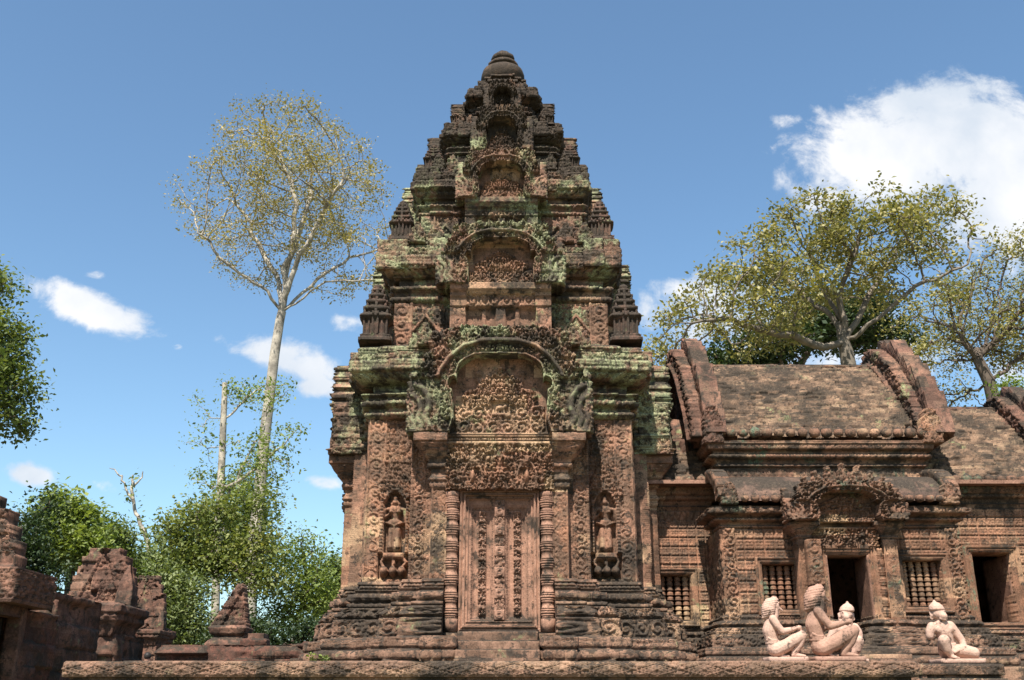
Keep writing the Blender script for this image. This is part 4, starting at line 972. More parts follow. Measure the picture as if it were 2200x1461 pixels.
# doorway with pilasters, round posts, lintel and flame pediment
YP = 12.20
dpart = part('doorway', frame_mesh(dr[0], dr[1], dr[2] + .04, dr[3], .105, .08, 81, False).xf(T(0, YP + .06, 0)), M_HL, hall)
for a, b in ((dr[0] - .02, dr[0]), (dr[1], dr[1] + .02)):
    part('reveal', nbox(a, b, YP + .02, YP + .55, dr[2], dr[3], .04, 82, .002, .0), M_DR, dpart)
cm = colonnette_mesh(dr[2], zv(1178, YP), .050, 6, 14)
for s in (-1, 1):
    part('colonnette', MB().join(cm, T(HC + s * .375, YP + .03, 0)), M_HL, hall, smooth=True)
    x0 = HC + s * .50 - .075
    part('pilaster', relief(x0, x0 + .15, dr[2], zv(1160, YP), lambda X, Z, x0=x0: (None, .04 + .02 * P_chev(X - x0 - .075, Z, 1.1, .15, .11, 5)), .012, .26, 84 + s, bw=.4, bh=.3).xf(T(0, YP + .0, 0)), M_HL, hall)
    part('capital', loft(rect(HC + s * .50 - .07, HC + s * .50 + .07, YP, YP + .3), capital_profile(zv(1178, YP), zv(1122, YP), .11), .012, .012, 87 + s, .005), M_HC, hall)
lx = .385
part('lintel', MB().join(lintel_mesh(lx, zv(1176, YP), zv(1134, YP), 91, .0105, .045), T(HC, YP + .06, 0)), M_PN, hall)
pz0 = zv(1120, 12.1); ph = (zv(1036, 12.1) - pz0)
part('pediment', MB().join(pediment_mesh(.685, ph, 93, .28, .0105), T(HC, 12.05, pz0)), M_HC, hall)
part('tympanum', MB().join(tympanum_mesh(.685, ph, 94, .0105, False, True), T(HC, 12.17, pz0)), M_PN, hall)
for i in range(9):
    a = (i - 4) / 4 * R(66); k = 1 - .3 * abs(i - 4) / 4
    x = HC + math.sin(a) * .50; z = pz0 + ph * .50 + math.cos(a) * ph * .50
    part('flame_leaf', MB().join(upright(.125, .27 * k, 95 + i, .08), Matrix.Translation((x, 12.07, z - .05)) @ Matrix.Rotation(a * .55, 4, 'Y')), M_HC, hall)
part('porch_block', loft(rect(HC - .60, HC + .60, 12.24, 12.6), [(zv(1134, 12.1), 0), (pz0 + ph * .8, -.02), (pz0 + ph, -.25)], .05, .05, 96), M_HC, hall)
# left wing
LX0, LX1 = 1.35, AX0 + .06
l1 = zv(1098, YW)
wl1 = (xu(1400, 1280, YW), xu(1484, 1280, YW), zv(1332, YW), zv(1237, YW))
part('wall', wallrel(LX0, LX1, TZ + .2, l1, grid_fn(.115, 7, .028, l1, LX0, l1), YW, [wl1], seed=101, bh=.46, bw=.6, joint=.003, err=.002), M_PN, hall)
window_part(hall, *wl1, YW - .02, .085, M_PN, 5, 103)
l2 = zv(1042, YW - .15); Hl = l2 - l1
part('wing_cornice', loft(rect(LX0, LX1, YW, YW + 1.2), [(l1, .0), (l1 + .04, .02), (l1 + .18 * Hl, .035, P_bead, .012, 1), (l1 + .24 * Hl, .0), (l1 + .40 * Hl, .03), (l1 + .45 * Hl, .07), (l1 + .6 * Hl, .08, P_dent, .012, .03), (l1 + .64 * Hl, .11), (l1 + .92 * Hl, .13, P_fol, .012, .05), (l2, .12)], .0135, .012, 105, .006), M_HL, hall)
part('wing_lotus_buds', bulbs(LX0, LX1 - .05, YW - .16, l2 + .065, .065, .14, 24), M_HC, hall)
cv3 = [(YW - .05 + 1.0 * t, l2 + .02 + 1.15 * (1 - (1 - t) ** 1.4)) for t in np.linspace(0, 1, 10)]
def rag(X, S): return brick_h(9)(X, S) - 1.0 * ((S > .25 + .45 * sstep(1.6, 2.5, X) + .10 * vn2(X * 9, S * 0, 3)))
part('brick_roof', sheet(cv3[:6], LX0, LX1 - .02, brick_h(9), .014), M_BK, hall)
part('roof_rubble', loft(rect(2.0, 2.5, 13.9, 14.4), [(cv3[4][1] - .1, .1), (cv3[5][1] + .16, .03), (cv3[5][1] + .3, -.1)], .03, .03, 9, .05), M_RU, hall)
for i, (u, v, w_, h_) in enumerate(((1478, 985, .13, .22), (1462, 975, .10, .30), (1496, 968, .12, .18))):
    part('broken_block', nbox(xu(u, v, 13.7), xu(u, v, 13.7) + w_, 13.6, 13.85, zv(v, 13.7) - .3, zv(v, 13.7) - .3 + h_ + .2, .02, 110 + i, .02, .03), M_RU, hall)
part('base', loft(rect(LX0, LX1, YW, YW + .8), base_prof(TZ, zv(1345, YW), .75), .014, .0125, 108, .006, boff=.01), M_BS, hall)
# right wing
RX0, RX1 = AX1 - .06, 8.6
YB = 13.3
r1, r2 = zv(1092, YB), zv(1040, YB - .15); Hr = r2 - r1
wr = (xu(2094, 1260, YB), xu(2176, 1260, YB), zv(1336, YB), zv(1190, YB))
part('wall', wallrel(RX0, RX1, TZ + .2, r1, grid_fn(.12, 9, .032, r1, RX0), YB, [wr], seed=121, bh=.48, bw=.6, joint=.003), M_HL, hall)
op = part('doorway', frame_mesh(*wr, .105, .09, 123).xf(T(0, YB - .02, 0)), M_HL, hall)
part('reveal', nbox(wr[1], wr[1] + .03, YB + .02, YB + .8, wr[2], wr[3], .05, 5, .002, 0), M_DR, op)
part('inner_pillar', nbox(wr[0] + .18, wr[0] + .42, YB + 1.0, YB + 1.2, TZ, wr[3] - .12, .04, 6, .004), M_DR, op)
part('wing_cornice', loft(rect(RX0, RX1, YB, YB + 1.2), [(r1, .0), (r1 + .04, .02), (r1 + .18 * Hr, .035, P_bead, .012, 1), (r1 + .24 * Hr, .0), (r1 + .40 * Hr, .03), (r1 + .45 * Hr, .07), (r1 + .6 * Hr, .08, P_petal, .02, .08), (r1 + .64 * Hr, .11), (r1 + .92 * Hr, .13, P_fol, .012, .05), (r2, .12)], .0135, .012, 125, .006), M_HC, hall)
part('wing_lotus_buds', bulbs(RX0 + .1, RX1, YB - .16, r2 + .065, .065, .14, 34), M_HC, hall)
rz1 = zv(884, 14.5)
cv4 = [(YB - .1 + (14.5 - YB + .1) * (t ** 1.12), r2 + .02 + (rz1 - r2) * (1 - (1 - t) ** 1.25)) for t in np.linspace(0, 1, 12)]
part('brick_roof', sheet(cv4, HX1 - .1, 7.25, brick_h(15), .0135), M_BK, hall)
part('roof_back', sheet([(29 - y, z) for y, z in cv4[::-1]], HX1 - .1, 7.25, lambda X, S: 0 * X, .2, .1), M_BK, hall)
part('ridge_cap', loft(rect(HX1, 7.2, 14.42, 14.58), [(rz1 - .04, 0), (rz1 + .03, .02, P_fol, .01, .08), (rz1 + .06, -.02)], .03, .02, 28, .01), M_RU, hall)
yzgable(hall, 7.15, YB - .2, r2, 14.5, rz1 + .22, -1, M_RU, M_RU, 37)
yzgable(hall, 7.65, YB - .1, r2 - .05, 14.5, rz1 - .12, -1, M_RU, M_RU, 39)
part('base', loft(rect(RX0, RX1, YB, YB + .8), base_prof(TZ, zv(1340, YB)), .014, .0125, 128, .006, boff=.01), M_BS, hall)
# closing walls of the dark inside
for a in (rect(LX0, RX1, 16.2, 16.4), rect(LX0, LX0 + .15, YW + .1, 16.2), rect(RX1 - .15, RX1, YB + .1, 16.2)):
    part('inner_wall', loft(a, [(TZ, 0), (r2 + .3, 0)], .3, .4, 5), M_DR, hall)
part('inner_ceiling', loft(rect(LX0, RX1, 12.9, 16.3), [(r2 - .02, -.1), (r2 + .03, -.1)], .4, .4, 5), M_DR, hall)
# rubble slab leaning by the door
def slab(X, Z): return None, .03 + .02 * P_scroll(X, Z, .5, .16, .16, 3)
part('broken_pilaster', relief(-.08, .08, 0, .52, slab, .012, .12, 131).xf(T(xu(1752, 1250, 12.1), 12.03, zv(1258, 12.1))), M_HL, hall)

# ------------------------------------------------------------------ the carved terrace in front
terr = thing('stone_terrace', 'low dark sandstone terrace with a band of carved lozenges, running under the tower', 'terrace', (0, 0, 0))
cop = lambda z: [(z - .62, -.10), (z - .40, -.09), (z - .38, -.05), (z - .30, -.03, P_petal, .03, .14), (z - .28, -.08), (z - .22, -.07, P_dent, .012, .035), (z - .21, -.02), (z - .165, -.015, P_bead, .012, .8), (z - .16, -.045), (z - .135, -.045), (z - .130, 0), (z - .118, .003), (z - .012, .0, P_loz, .020, .31), (z, -.012)]
TL, TR = -3.76, 3.40
part('coping', loft(rect(TL, TR, 9.0, 17.5), cop(TZ), .0115, .0085, 301, .006, joint=.008, boff=.012), M_TR, terr)
part('coping', loft(rect(3.62, 9.5, 10.4, 17.5), cop(TZ + .0), .014, .012, 303, .008, boff=.014), M_TR, terr)
part('joint_block', loft(rect(3.39, 3.66, 9.5, 12), [(TZ - .5, 0), (TZ - .06, 0), (TZ - .03, -.02)], .02, .02, 305, .012), M_TR, terr)
ped = thing('statue_pedestal', 'square stepped sandstone pedestal under the rightmost monkey statue', 'pedestal', (xu(2062, 1420, 9.55), 9.8, 0))
part('block', loft(rect(-.37, .33, -.28, .3), [(TZ - .7, .02), (TZ - .2, .02, P_petal, .02, .1), (TZ - .19, .05), (TZ - .13, .05, P_bead, .015, .9), (TZ - .125, .0), (TZ - .105, .0), (TZ - .10, .03), (TZ - .015, .03, P_loz, .012, .14), (TZ, .02)], .012, .010, 307, .007), M_BS, ped)
part('block', nbox(.40, .95, -.15, .4, TZ - .7, TZ - .02, .02, 309, .012), M_TR, ped)
struct('ground', MB().add([(-400, -60, 0), (400, -60, 0), (400, 900, 0), (-400, 900, 0)], [(0, 1, 2, 3)]), simple('sandy_soil', (.22, .15, .10), .35, 3, .95, .6, 12, col2=(.12, .13, .06)))
part_y = nbox(-14, -2.0, 13.2, 40, .0, .33, .3, 5, .01); struct('courtyard_paving', part_y, M_LT)

# ------------------------------------------------------------------ ruined buildings on the left
def steps_gable(hw, hh, seed, res=.016, lines=True):
    "worn gable of coursed blocks, pointed outline with ragged steps"
    def fn(X, Z):
        w = Z / hh; u = X / hw
        r = np.floor(w * 6) / 6
        lim = np.sqrt(np.clip(1 - r ** 1.7, 0, 1)) * .98 + .04 * (_h(np.floor(w * 6), np.sign(X), 1, seed) - .5)
        M = (np.abs(u) < np.maximum(lim, .22)) & (w < .98 + .02 * vn2(X * 9, Z, seed))
        h = .03 + .02 * (fb2(X * 5, Z * 5, seed) - .5)
        fr = np.abs(np.abs(u) - .72 * (1 - w)); h = np.where(lines & (fr < .04), .06, h)
        h -= .08 * (fb2(X * 7 + 3, Z * 7, seed + 3) > .73)
        h += .03 * P_fol(X, Z, 1, 1, .07, seed) * (fb2(X * 2, Z * 2, seed + 5) > .55)
        return M, h
    return relief(-hw, hw, 0, hh, fn, res, .22, seed, joint=.02, boff=.045, bw=.36, bh=hh / 6, err=.007)
r1t = thing('ruined_gatehouse', 'ruined sandstone gatehouse with a big carved lintel over its door, cut by the left edge', 'ruin', (-5, 9.8, 0))
rl = lambda name, mb, mat, **k: part(name, mb.xf(T(5, -9.8, 0)), mat, r1t, **k)
zt, zl = zv(1217, 9.57), zv(1292, 9.57)
rl('lintel', loft(rect(-5.0, -4.55, 9.57, 10.42), [(zl, 0), (zl + .03, .01), (zl + .04, 0), (zt - .03, 0, P_fol, .018, .055), (zt - .02, .015), (zt, .01)], .012, .012, 401, .006, boff=0, joint=0), M_RU)
rl('door_frame', loft([(-5.0, 9.62), (-4.70, 9.62), (-4.70, 9.70), (-4.80, 9.70), (-4.80, 9.66), (-5.0, 9.66)], [(.3, 0), (zl, 0)], .02, .03, 403, .004), M_RU)
rl('door_frame', loft(rect(-4.84, -4.69, 10.12, 10.22), [(.3, 0), (zl, 0)], .02, .03, 404, .012), M_RU)
rl('door_frame', loft(rect(-4.84, -4.70, 9.70, 10.13), [(zl - .10, 0), (zl - .003, 0)], .02, .03, 405, .012), M_RU)
rl('stone_door', nbox(-4.95, -4.88, 9.66, 10.16, .2, zl - .1, .03, 406, .01), M_DK)
rl('colonnette', lathe([(p[0], p[1]) for p in [(.3, .09), (.9, .09)] + [(.9 + .07 * i + d, r) for i in range(9) for d, r in ((0, .07), (.012, .095), (.03, .095), (.04, .075))]], 14, -4.88, 9.50, amp=.01), M_RU)
rl('wall', nbox(-5.05, -4.68, 10.22, 10.9, 0, zl - .02, .018, 407, .03, boff=.10, joint=.02), M_LT)
rl('wall', nbox(-5.6, -4.75, 10.9, 12.2, 0, zv(1272, 11), .02, 417, .03, boff=.12, joint=.02), M_RU)
rl('wall', nbox(-7.2, -5.0, 9.55, 11.2, 0, zv(1250, 9.6), .018, 408, .015, boff=.07, joint=.015), M_RU)
rl('wall_blocks', nbox(-5.4, -4.95, 9.42, 9.7, .2, zv(1330, 9.5), .02, 409, .03), M_LT)
rl('gable', steps_gable(.66, zv(1060, 9.7) - zv(1262, 9.7), 411, .013).xf(T(-5.22, 9.66, zv(1262, 9.7))), M_RU)
rl('corner_stone', nbox(-4.98, -4.84, 9.62, 9.9, zt, zt + .34, .02, 413, .02, .03), M_RU)
# two more gabled ruins behind
def ruin(name, label, u0, u1, vt, vb, Y, seed):
    X0, X1 = xu(u0, vb, Y), xu(u1, vb, Y); cx = (X0 + X1) / 2; hw = (X1 - X0) / 2; z0 = zv(vb, Y)
    o = thing(name, label, 'ruin', (cx, Y, 0)); q = lambda n, mb, m, **k: part(n, mb, m, o, **k)
    q('gable', steps_gable(hw, zv(vt, Y) - z0, seed).xf(T(0, 0, z0)), M_RU)
    q('corner_peak', loft([(hw - .16, -.20), (hw + .04, -.20), (hw + .04, .0), (hw - .16, .0)], [(z0 - .15, 0), (z0 + .1, .01), (z0 + .28, -.02), (z0 + .50, -.085)], .02, .02, seed + 1, .02), M_RU)
    q('cornice', loft(rect(hw * .25, hw * 1.02, -.55, .3), [(z0 - .44, -.05), (z0 - .30, .0), (z0 - .26, .04), (z0 - .18, .05, P_petal, .02, .09), (z0 - .14, .09), (z0 - .06, .09), (z0 - .03, .03)], .018, .016, seed + 2, .025, boff=.04), M_RU)
    q('wall', nbox(-hw * .12, hw * 1.0, -.46, .6, .2, z0 - .40, .022, seed + 3, .015, boff=.07, joint=.015), M_RU)
    q('wall', nbox(-hw * 1.25, hw * .32, -.02, .6, .2, z0 - .01, .022, seed + 4, .022, boff=.10, joint=.02), M_LT)
    q('pilaster', lathe([(.2, .09), (z0 - .9, .09)] + [(z0 - .9 + .1 * i + d, r) for i in range(5) for d, r in ((0, .07), (.02, .10), (.05, .10), (.06, .08))], 12, -hw * .20, -.15, amp=.02), M_RU)
    q('lintel', nbox(-hw * .85, hw * .22, -.30, 0, z0 - .36, z0 - .03, .02, seed + 5, .02, boff=.07, joint=.01), M_LT)
    q('fallen_block', nbox(-hw * 1.3, -hw * .9, -.35, .1, z0 - .55, z0 - .12, .02, seed + 7, .06, .04), M_RU)
    q('doorway', nbox(-hw * .62, -hw * .30, -.06, -.015, .2, z0 - .37, .05, seed + 6, .004), M_DK)  # black slab laid on the wall, paints the shade of an open doorway
    return o
ruin('ruined_gable', 'ruined sandstone building with a stepped worn gable, second from the left edge', 142, 285, 1175, 1298, 14.0, 421)
ruin('ruined_gable', 'farther ruined gable half hidden behind the larger worn gable on the left', 262, 352, 1235, 1352, 29.0, 431)
YM = 29.5; bx_ = xu(300, 1380, YM)
bw_ = thing('moulded_wall', 'reddish moulded wall joining the worn gables to the low laterite wall', 'wall', (bx_, YM, 0))
part('wall', loft(rect(xu(235, 1380, YM) - bx_, xu(356, 1380, YM) - bx_, -.2, .3), [(.1, 0), (zv(1388, YM), 0), (zv(1382, YM), .06), (zv(1374, YM), .08, P_petal, .03, .15), (zv(1364, YM), .14), (zv(1356, YM), .12), (zv(1347, YM), -.08)], .03, .025, 461, .02, boff=.06, joint=.02), M_RU, bw_)
lw = thing('enclosure_wall', 'low dark laterite wall of weathered blocks in front of the green bushes', 'wall', (-6.3, 20, 0))
part('wall_blocks', loft(rect(-.28, 3.4, -.2, .2), [(.0, 0), (zv(1400, 20), 0), (zv(1386, 20), -.05)], .025, .03, 441, .04, boff=.05, joint=.02), M_LT, lw)
part('coping', loft(rect(-.26, .62, -.26, .25), [(zv(1408, 20), 0), (zv(1404, 20), .05), (zv(1386, 20), -.08)], .025, .02, 442, .02, joint=.02), M_LT, lw)
for i, (u, v, w_) in enumerate(((652, 1378, .25), (640, 1382, .2), (520, 1372, .5), (610, 1384, .3))):
    part('loose_block', nbox(xu(u, v, 20) + 6.3, xu(u, v, 20) + 6.3 + w_, -.15, .15, zv(1392, 20), zv(v, 20), .03, 443 + i, .03, .03), M_LT, lw)
fg = thing('pediment_fragment', 'standing dark fragment of a carved pediment with a steep point, above the low laterite wall', 'stone fragment', (xu(490, 1380, 20.6), 20.6, 0))
def frag(X, Z):
    h = zv(1246, 20.6) - zv(1345, 20.6); w = Z / h
    M = (X > -.33 + .50 * w) & (X < .38 - .16 * w) & ~((X > .12) & (w > .92))
    return M, .05 + .05 * (X < -.12 + .45 * w) + .03 * P_fol(X, Z, 1, 1, .1, 4)
part('carved_slab', relief(-.5, .5, 0, zv(1246, 20.6) - zv(1345, 20.6), frag, .018, .25, 451, joint=.02, boff=.02).xf(T(-.02, 0, zv(1345, 20.6))), M_RU, fg)
part('base_block', loft(rect(-.28, .32, -.2, .3), [(zv(1420, 20.6) - .3, .1), (zv(1385, 20.6), .1), (zv(1378, 20.6), .06), (zv(1368, 20.6), -.04), (zv(1362, 20.6), .03), (zv(1350, 20.6), .07), (zv(1344, 20.6), .02)], .02, .02, 452, .02, joint=.01), M_RU, fg)
part('base_block', nbox(.30, .72, -.15, .3, zv(1384, 20.6), zv(1361, 20.6), .02, 453, .02), M_RU, fg)

# ------------------------------------------------------------------ rounded figures: limbs and masses fused into one skin
def ball(mb, c, r, n=14):
    rx, ry, rz = (r, r, r) if isinstance(r, (int, float)) else r
    th = np.arange(n) / n * 2 * math.pi; ph = np.linspace(0, math.pi, n // 2 + 1)
    ph[0] = .08; ph[-1] = math.pi - .08
    V = np.stack([c[0] + rx * np.sin(ph)[:, None] * np.cos(th)[None], c[1] + ry * np.sin(ph)[:, None] * np.sin(th)[None], c[2] - rz * np.cos(ph)[:, None] + 0 * th[None]], -1)
    K = len(ph); idx = np.arange(K * n).reshape(K, n); nx = np.roll(idx, -1, 1)
    Q = np.stack([idx[:-1], nx[:-1], nx[1:], idx[1:]], -1).reshape(-1, 4)
    mb.add(V.reshape(-1, 3), Q, [list(idx[0][::-1]), list(idx[-1])]); return mb
def limb(mb, pts, n=12):
    "pts = [(x, y, z, r)...]: tapered tube with round joints"
    for a, b in zip(pts[:-1], pts[1:]):
        A, B = Vector(a[:3]), Vector(b[:3]); d = B - A; L = d.length
        if L < 1e-6: continue
        rot = d.to_track_quat('Z', 'Y').to_matrix().to_4x4()
        mb.join(lathe([(0, a[3]), (L, b[3])], n), Matrix.Translation(A) @ rot)
    for p in pts: ball(mb, p[:3], p[3], 12)
    return mb
def fuse(mb, name, voxel=.009, smooth=6):
    me = mb.mesh(name + '_raw'); o = bpy.data.objects.new(name + '_raw', me); scene.collection.objects.link(o)
    m = o.modifiers.new('r', 'REMESH'); m.mode = 'VOXEL'; m.voxel_size = voxel; m.use_smooth_shade = True
    s = o.modifiers.new('s', 'SMOOTH'); s.iterations = smooth; s.factor = .5
    dg = bpy.context.evaluated_depsgraph_get(); out = bpy.data.meshes.new_from_object(o.evaluated_get(dg)); out.name = name
    bpy.data.objects.remove(o); bpy.data.meshes.remove(me)
    out.polygons.foreach_set('use_smooth', np.ones(len(out.polygons), bool)); return out

# long-haired guardian kneeling in profile (faces +x); figure units measured in the photo, near side = -y
def guardian_meshes():
    S = .00059; ox, oz = 1340, 1322
    P = lambda x, z, y, r: ((x - ox) * S, y * S, (oz - z) * S, r * S * (1.22 if z > 620 else 1.05))
    b = MB()
    limb(b, [P(1145, 1165, 0, 128), P(1100, 1030, 0, 96), P(1075, 860, 0, 112), P(1110, 720, 0, 95), P(1165, 620, 0, 84), P(1185, 510, 0, 74)])
    ball(b, P(1160, 1190, -55, 0)[:3], (118 * S, 80 * S, 108 * S)); ball(b, P(1160, 1190, 55, 0)[:3], (118 * S, 80 * S, 108 * S))
    ball(b, P(1085, 800, 0, 0)[:3], (100 * S, 125 * S, 120 * S))
    ball(b, P(1215, 425, 0, 0)[:3], (72 * S, 72 * S, 92 * S)); ball(b, P(1250, 470, 0, 0)[:3], (45 * S, 50 * S, 45 * S))
    ball(b, P(1268, 395, -26, 0)[:3], (16 * S, 16 * S, 13 * S)); ball(b, P(1268, 395, 26, 0)[:3], (16 * S, 16 * S, 13 * S))
    limb(b, [P(1262, 372, -45, 12), P(1285, 365, 0, 14), P(1262, 372, 45, 12)])
    limb(b, [P(1255, 455, 0, 34), P(1300, 480, 0, 22), P(1335, 508, 0, 15)]); limb(b, [P(1235, 520, 0, 24), P(1275, 545, 0, 14)]); limb(b, [P(1225, 560, 0, 18), P(1262, 590, 0, 9)])
    for s in (-1, 1):
        dx = 0 if s < 0 else -25
        limb(b, [P(1120 + dx, 665, s * 125, 62), P(1180 + dx, 780, s * 150, 56), P(1265 + dx, 885, s * 150, 50), P(1400 + dx, 858, s * 130, 42), P(1525, 822, s * 100, 30)])
        ball(b, P(1575, 815, s * 95, 0)[:3], (40 * S, 34 * S, 40 * S))
        for k in range(4): limb(b, [P(1580, 785 + k * 19, s * 95 - 5, 12), P(1612, 788 + k * 19, s * 95, 11.5), P(1628, 796 + k * 18, s * 95 + 12, 10)])
        limb(b, [P(1565, 790, s * 95 + s * -22, 12), P(1595, 775, s * 95 - s * 34, 11)])
    # near leg folded: thigh up to the knee, shin back to the foot; far leg knee raised behind it
    limb(b, [P(1150, 1200, -70, 100), P(1300, 1135, -110, 94), P(1480, 1030, -130, 88), P(1625, 945, -130, 66)])
    limb(b, [P(1628, 965, -128, 60), P(1560, 1110, -120, 56), P(1450, 1250, -105, 44)])
    limb(b, [P(1430, 1285, -105, 34), P(1520, 1292, -110, 30), P(1640, 1304, -115, 20)])
    limb(b, [P(1160, 1200, 70, 95), P(1350, 1180, 110, 84), P(1560, 1210, 120, 66)])
    limb(b, [P(1560, 1235, 120, 56), P(1420, 1265, 100, 46), P(1300, 1285, 60, 36)])
    limb(b, [P(1180, 1290, -40, 30), P(1240, 1300, -75, 26)])
    for k in range(5): limb(b, [P(1235 + k * 29, 1300, -100, 13), P(1235 + k * 29, 1306, -128, 13)])
    for k in range(4): limb(b, [P(1600 + k * 4, 1302, -85 - k * 18, 12), P(1660 - k * 6, 1308, -88 - k * 18, 10)])
    body = fuse(b, 'guardian_body', .0065, 3)
    h = MB()
    limb(h, [P(1195, 335, 0, 66), P(1120, 400, 0, 100), P(1085, 480, 0, 112), P(1065, 560, 0, 98), P(1030, 600, 0, 62), P(990, 625, 0, 26)], 20)
    limb(h, [P(1085, 500, -50, 90), P(1085, 560, -60, 70)], 16); limb(h, [P(1085, 500, 50, 90), P(1085, 560, 60, 70)], 16)
    hair = fuse(h, 'guardian_hair', .0065, 3)
    # combed rows
    V = np.zeros(len(hair.vertices) * 3); hair.vertices.foreach_get('co', V); V = V.reshape(-1, 3)
    nn = np.zeros(len(hair.vertices) * 3); hair.vertices.foreach_get('normal', nn); nn = nn.reshape(-1, 3)
    ph = (V[:, 2] - .22 * V[:, 0]) / (36 * S); V += nn * (np.sqrt(np.abs(np.sin(ph * math.pi)))[:, None] * 15 * S )
    V += nn * (np.abs(np.sin(V[:, 0:1] / (18 * S) * math.pi + np.floor(ph)[:, None])) * 6 * S); hair.vertices.foreach_set('co', V.ravel()); hair.update()
    c = MB()
    for i in range(3): 
        zz = 1015 + i * 34; limb(c, [P(1010 - i * 5, zz, -40, 16), P(1060, zz + 5, -112, 16), P(1150, zz + 12, -112, 16), P(1190, zz + 20, -60, 14), P(1190, zz + 20, 60, 14), P(1150, zz + 12, 112, 16), P(1060, zz + 5, 112, 16), P(1010 - i * 5, zz, 40, 16), P(1010 - i * 5, zz, -40, 16)], 8)
    limb(c, [P(1015, 985, -90, 16), P(1060, 1020, -112, 18)]); limb(c, [P(1000, 1030, -60, 20), P(1020, 1000, -80, 15)])
    cloth = fuse(c, 'guardian_belt', .007, 2)
    for m in (body, hair, cloth): m.materials.clear()
    return body, hair, cloth
def monkey_meshes():
    S = .00101; ox, oz = 1255, 1243
    P = lambda x, z, y, r: ((x - ox) * S, y * S, (oz - z) * S, r * S * (1.2 if z > 940 else 1.0))
    b = MB()
    limb(b, [P(1232, 1170, 30, 62), P(1222, 1105, 20, 52), P(1195, 1000, 5, 62), P(1185, 950, 0, 56), P(1178, 905, -5, 42)])
    ball(b, P(1185, 975, -6, 0)[:3], (96 * S, 54 * S, 60 * S)); ball(b, P(1150, 985, -35, 0)[:3], (42 * S, 26 * S, 36 * S)); ball(b, P(1228, 985, -35, 0)[:3], (42 * S, 26 * S, 36 * S))
    ball(b, P(1166, 838, -8, 0)[:3], (62 * S, 60 * S, 64 * S)); limb(b, [P(1182, 865, -45, 36), P(1190, 872, -74, 30)]); limb(b, [P(1160, 893, -60, 12), P(1190, 903, -80, 13), P(1215, 890, -60, 12)])
    for s in (-1, 1): ball(b, P(1177 + s * 21, 834, -58, 0)[:3], (11 * S, 9 * S, 8 * S)); limb(b, [P(1177 + s * 36, 821, -52, 6), P(1177 + s * 5, 826, -62, 6)], 6)
    for sx in (1106, 1228):
        limb(b, [P(sx, 862, 0, 16), P(sx - (10 if sx < 1180 else -6), 832, 5, 9)])
        for k in range(8):
            a, a2 = k / 8 * 6.283, (k + 1) / 8 * 6.283; limb(b, [P(sx - 2 + 13 * math.cos(a), 882 + 14 * math.sin(a), 0, 7), P(sx - 2 + 13 * math.cos(a2), 882 + 14 * math.sin(a2), 0, 7)], 6)
    limb(b, [P(1098, 962, 5, 38), P(1072, 1000, 0, 33), P(1066, 1040, 0, 30)])               # broken arm
    limb(b, [P(1262, 955, 5, 40), P(1305, 1010, 5, 34), P(1345, 1075, 0, 30), P(1352, 1120, -25, 23)]); ball(b, P(1352, 1140, -34, 0)[:3], (26 * S, 18 * S, 22 * S))
    for k in range(4): limb(b, [P(1334 + k * 12, 1148, -44, 7.5), P(1330 + k * 13, 1166, -50, 6.5), P(1332 + k * 12, 1174, -44, 6)], 8)
    limb(b, [P(1330, 1142, -36, 8), P(1316, 1156, -42, 7)], 8)
    limb(b, [P(1200, 1175, 20, 56), P(1150, 1120, -90, 50), P(1128, 1088, -150, 44)])         # raised knee
    limb(b, [P(1126, 1095, -152, 40), P(1145, 1160, -140, 34), P(1185, 1215, -120, 24)]); limb(b, [P(1180, 1228, -110, 20), P(1200, 1232, -170, 15)])
    for k in range(5): limb(b, [P(1180 + k * 12, 1234, -168, 7.5), P(1180 + k * 13, 1237, -186 + abs(k - 1) * 4, 7)], 8)
    limb(b, [P(1255, 1175, 20, 56), P(1330, 1172, -70, 48), P(1392, 1192, -120, 42)])          # kneeling leg
    limb(b, [P(1392, 1205, -115, 36), P(1330, 1216, -50, 32), P(1280, 1222, 0, 26)])
    body = fuse(b, 'monkey_body', .0065, 3)
    c = MB()
    ball(c, P(1158, 806, -6, 0)[:3], (72 * S, 70 * S, 26 * S), 18); ball(c, P(1154, 788, -6, 0)[:3], (66 * S, 64 * S, 34 * S), 18); ball(c, P(1150, 768, -6, 0)[:3], (48 * S, 48 * S, 26 * S), 18)
    limb(c, [P(1146, 752, -4, 22), P(1144, 730, -4, 12)])
    cap = fuse(c, 'monkey_crown', .0075, 3)
    k = MB()
    for i in range(3): limb(k, [P(1165, 1108 + i * 15, -38, 9), P(1215, 1118 + i * 15, -56, 10), P(1270, 1106 + i * 15, -38, 9)], 8)
    limb(k, [P(1200, 1150, -50, 26), P(1250, 1165, -80, 18), P(1300, 1150, -70, 14)]); limb(k, [P(1180, 1150, -50, 18), P(1230, 1185, -95, 12), P(1290, 1160, -90, 10)])
    kilt = fuse(k, 'monkey_kilt', .0075, 2)
    for m in (body, cap, kilt): m.materials.clear()
    return body, cap, kilt
GM, MM = guardian_meshes(), monkey_meshes()
def statue(kind, name, label, meshes, loc, k, mat, slab, flip=1, rz=0, names=('body', 'hair', 'belt')):
    o = thing(name, label, 'statue', loc, rz, 'stone guardian statues on the terrace edge')
    for n_, m in zip(names, meshes):
        c = m.copy(); c.materials.append(mat); q = part(n_, c, mat, o); q.scale = (k * flip, k, k); q.location = (0, 0, .040)
    a, b, c_, d = slab
    sl = nbox(a, b, c_, d, .003, .042, .03, 7, .003, .004)
    part('slab', sl, mat, o); return o
statue(0, 'guardian_statue', 'smaller pale long-haired guardian kneeling in profile at the left end of the statue row', GM, (xu(1691, 1405, 9.28), 9.30, TZ), .82, M_NEW, (-.18, .155, -.12, .14))
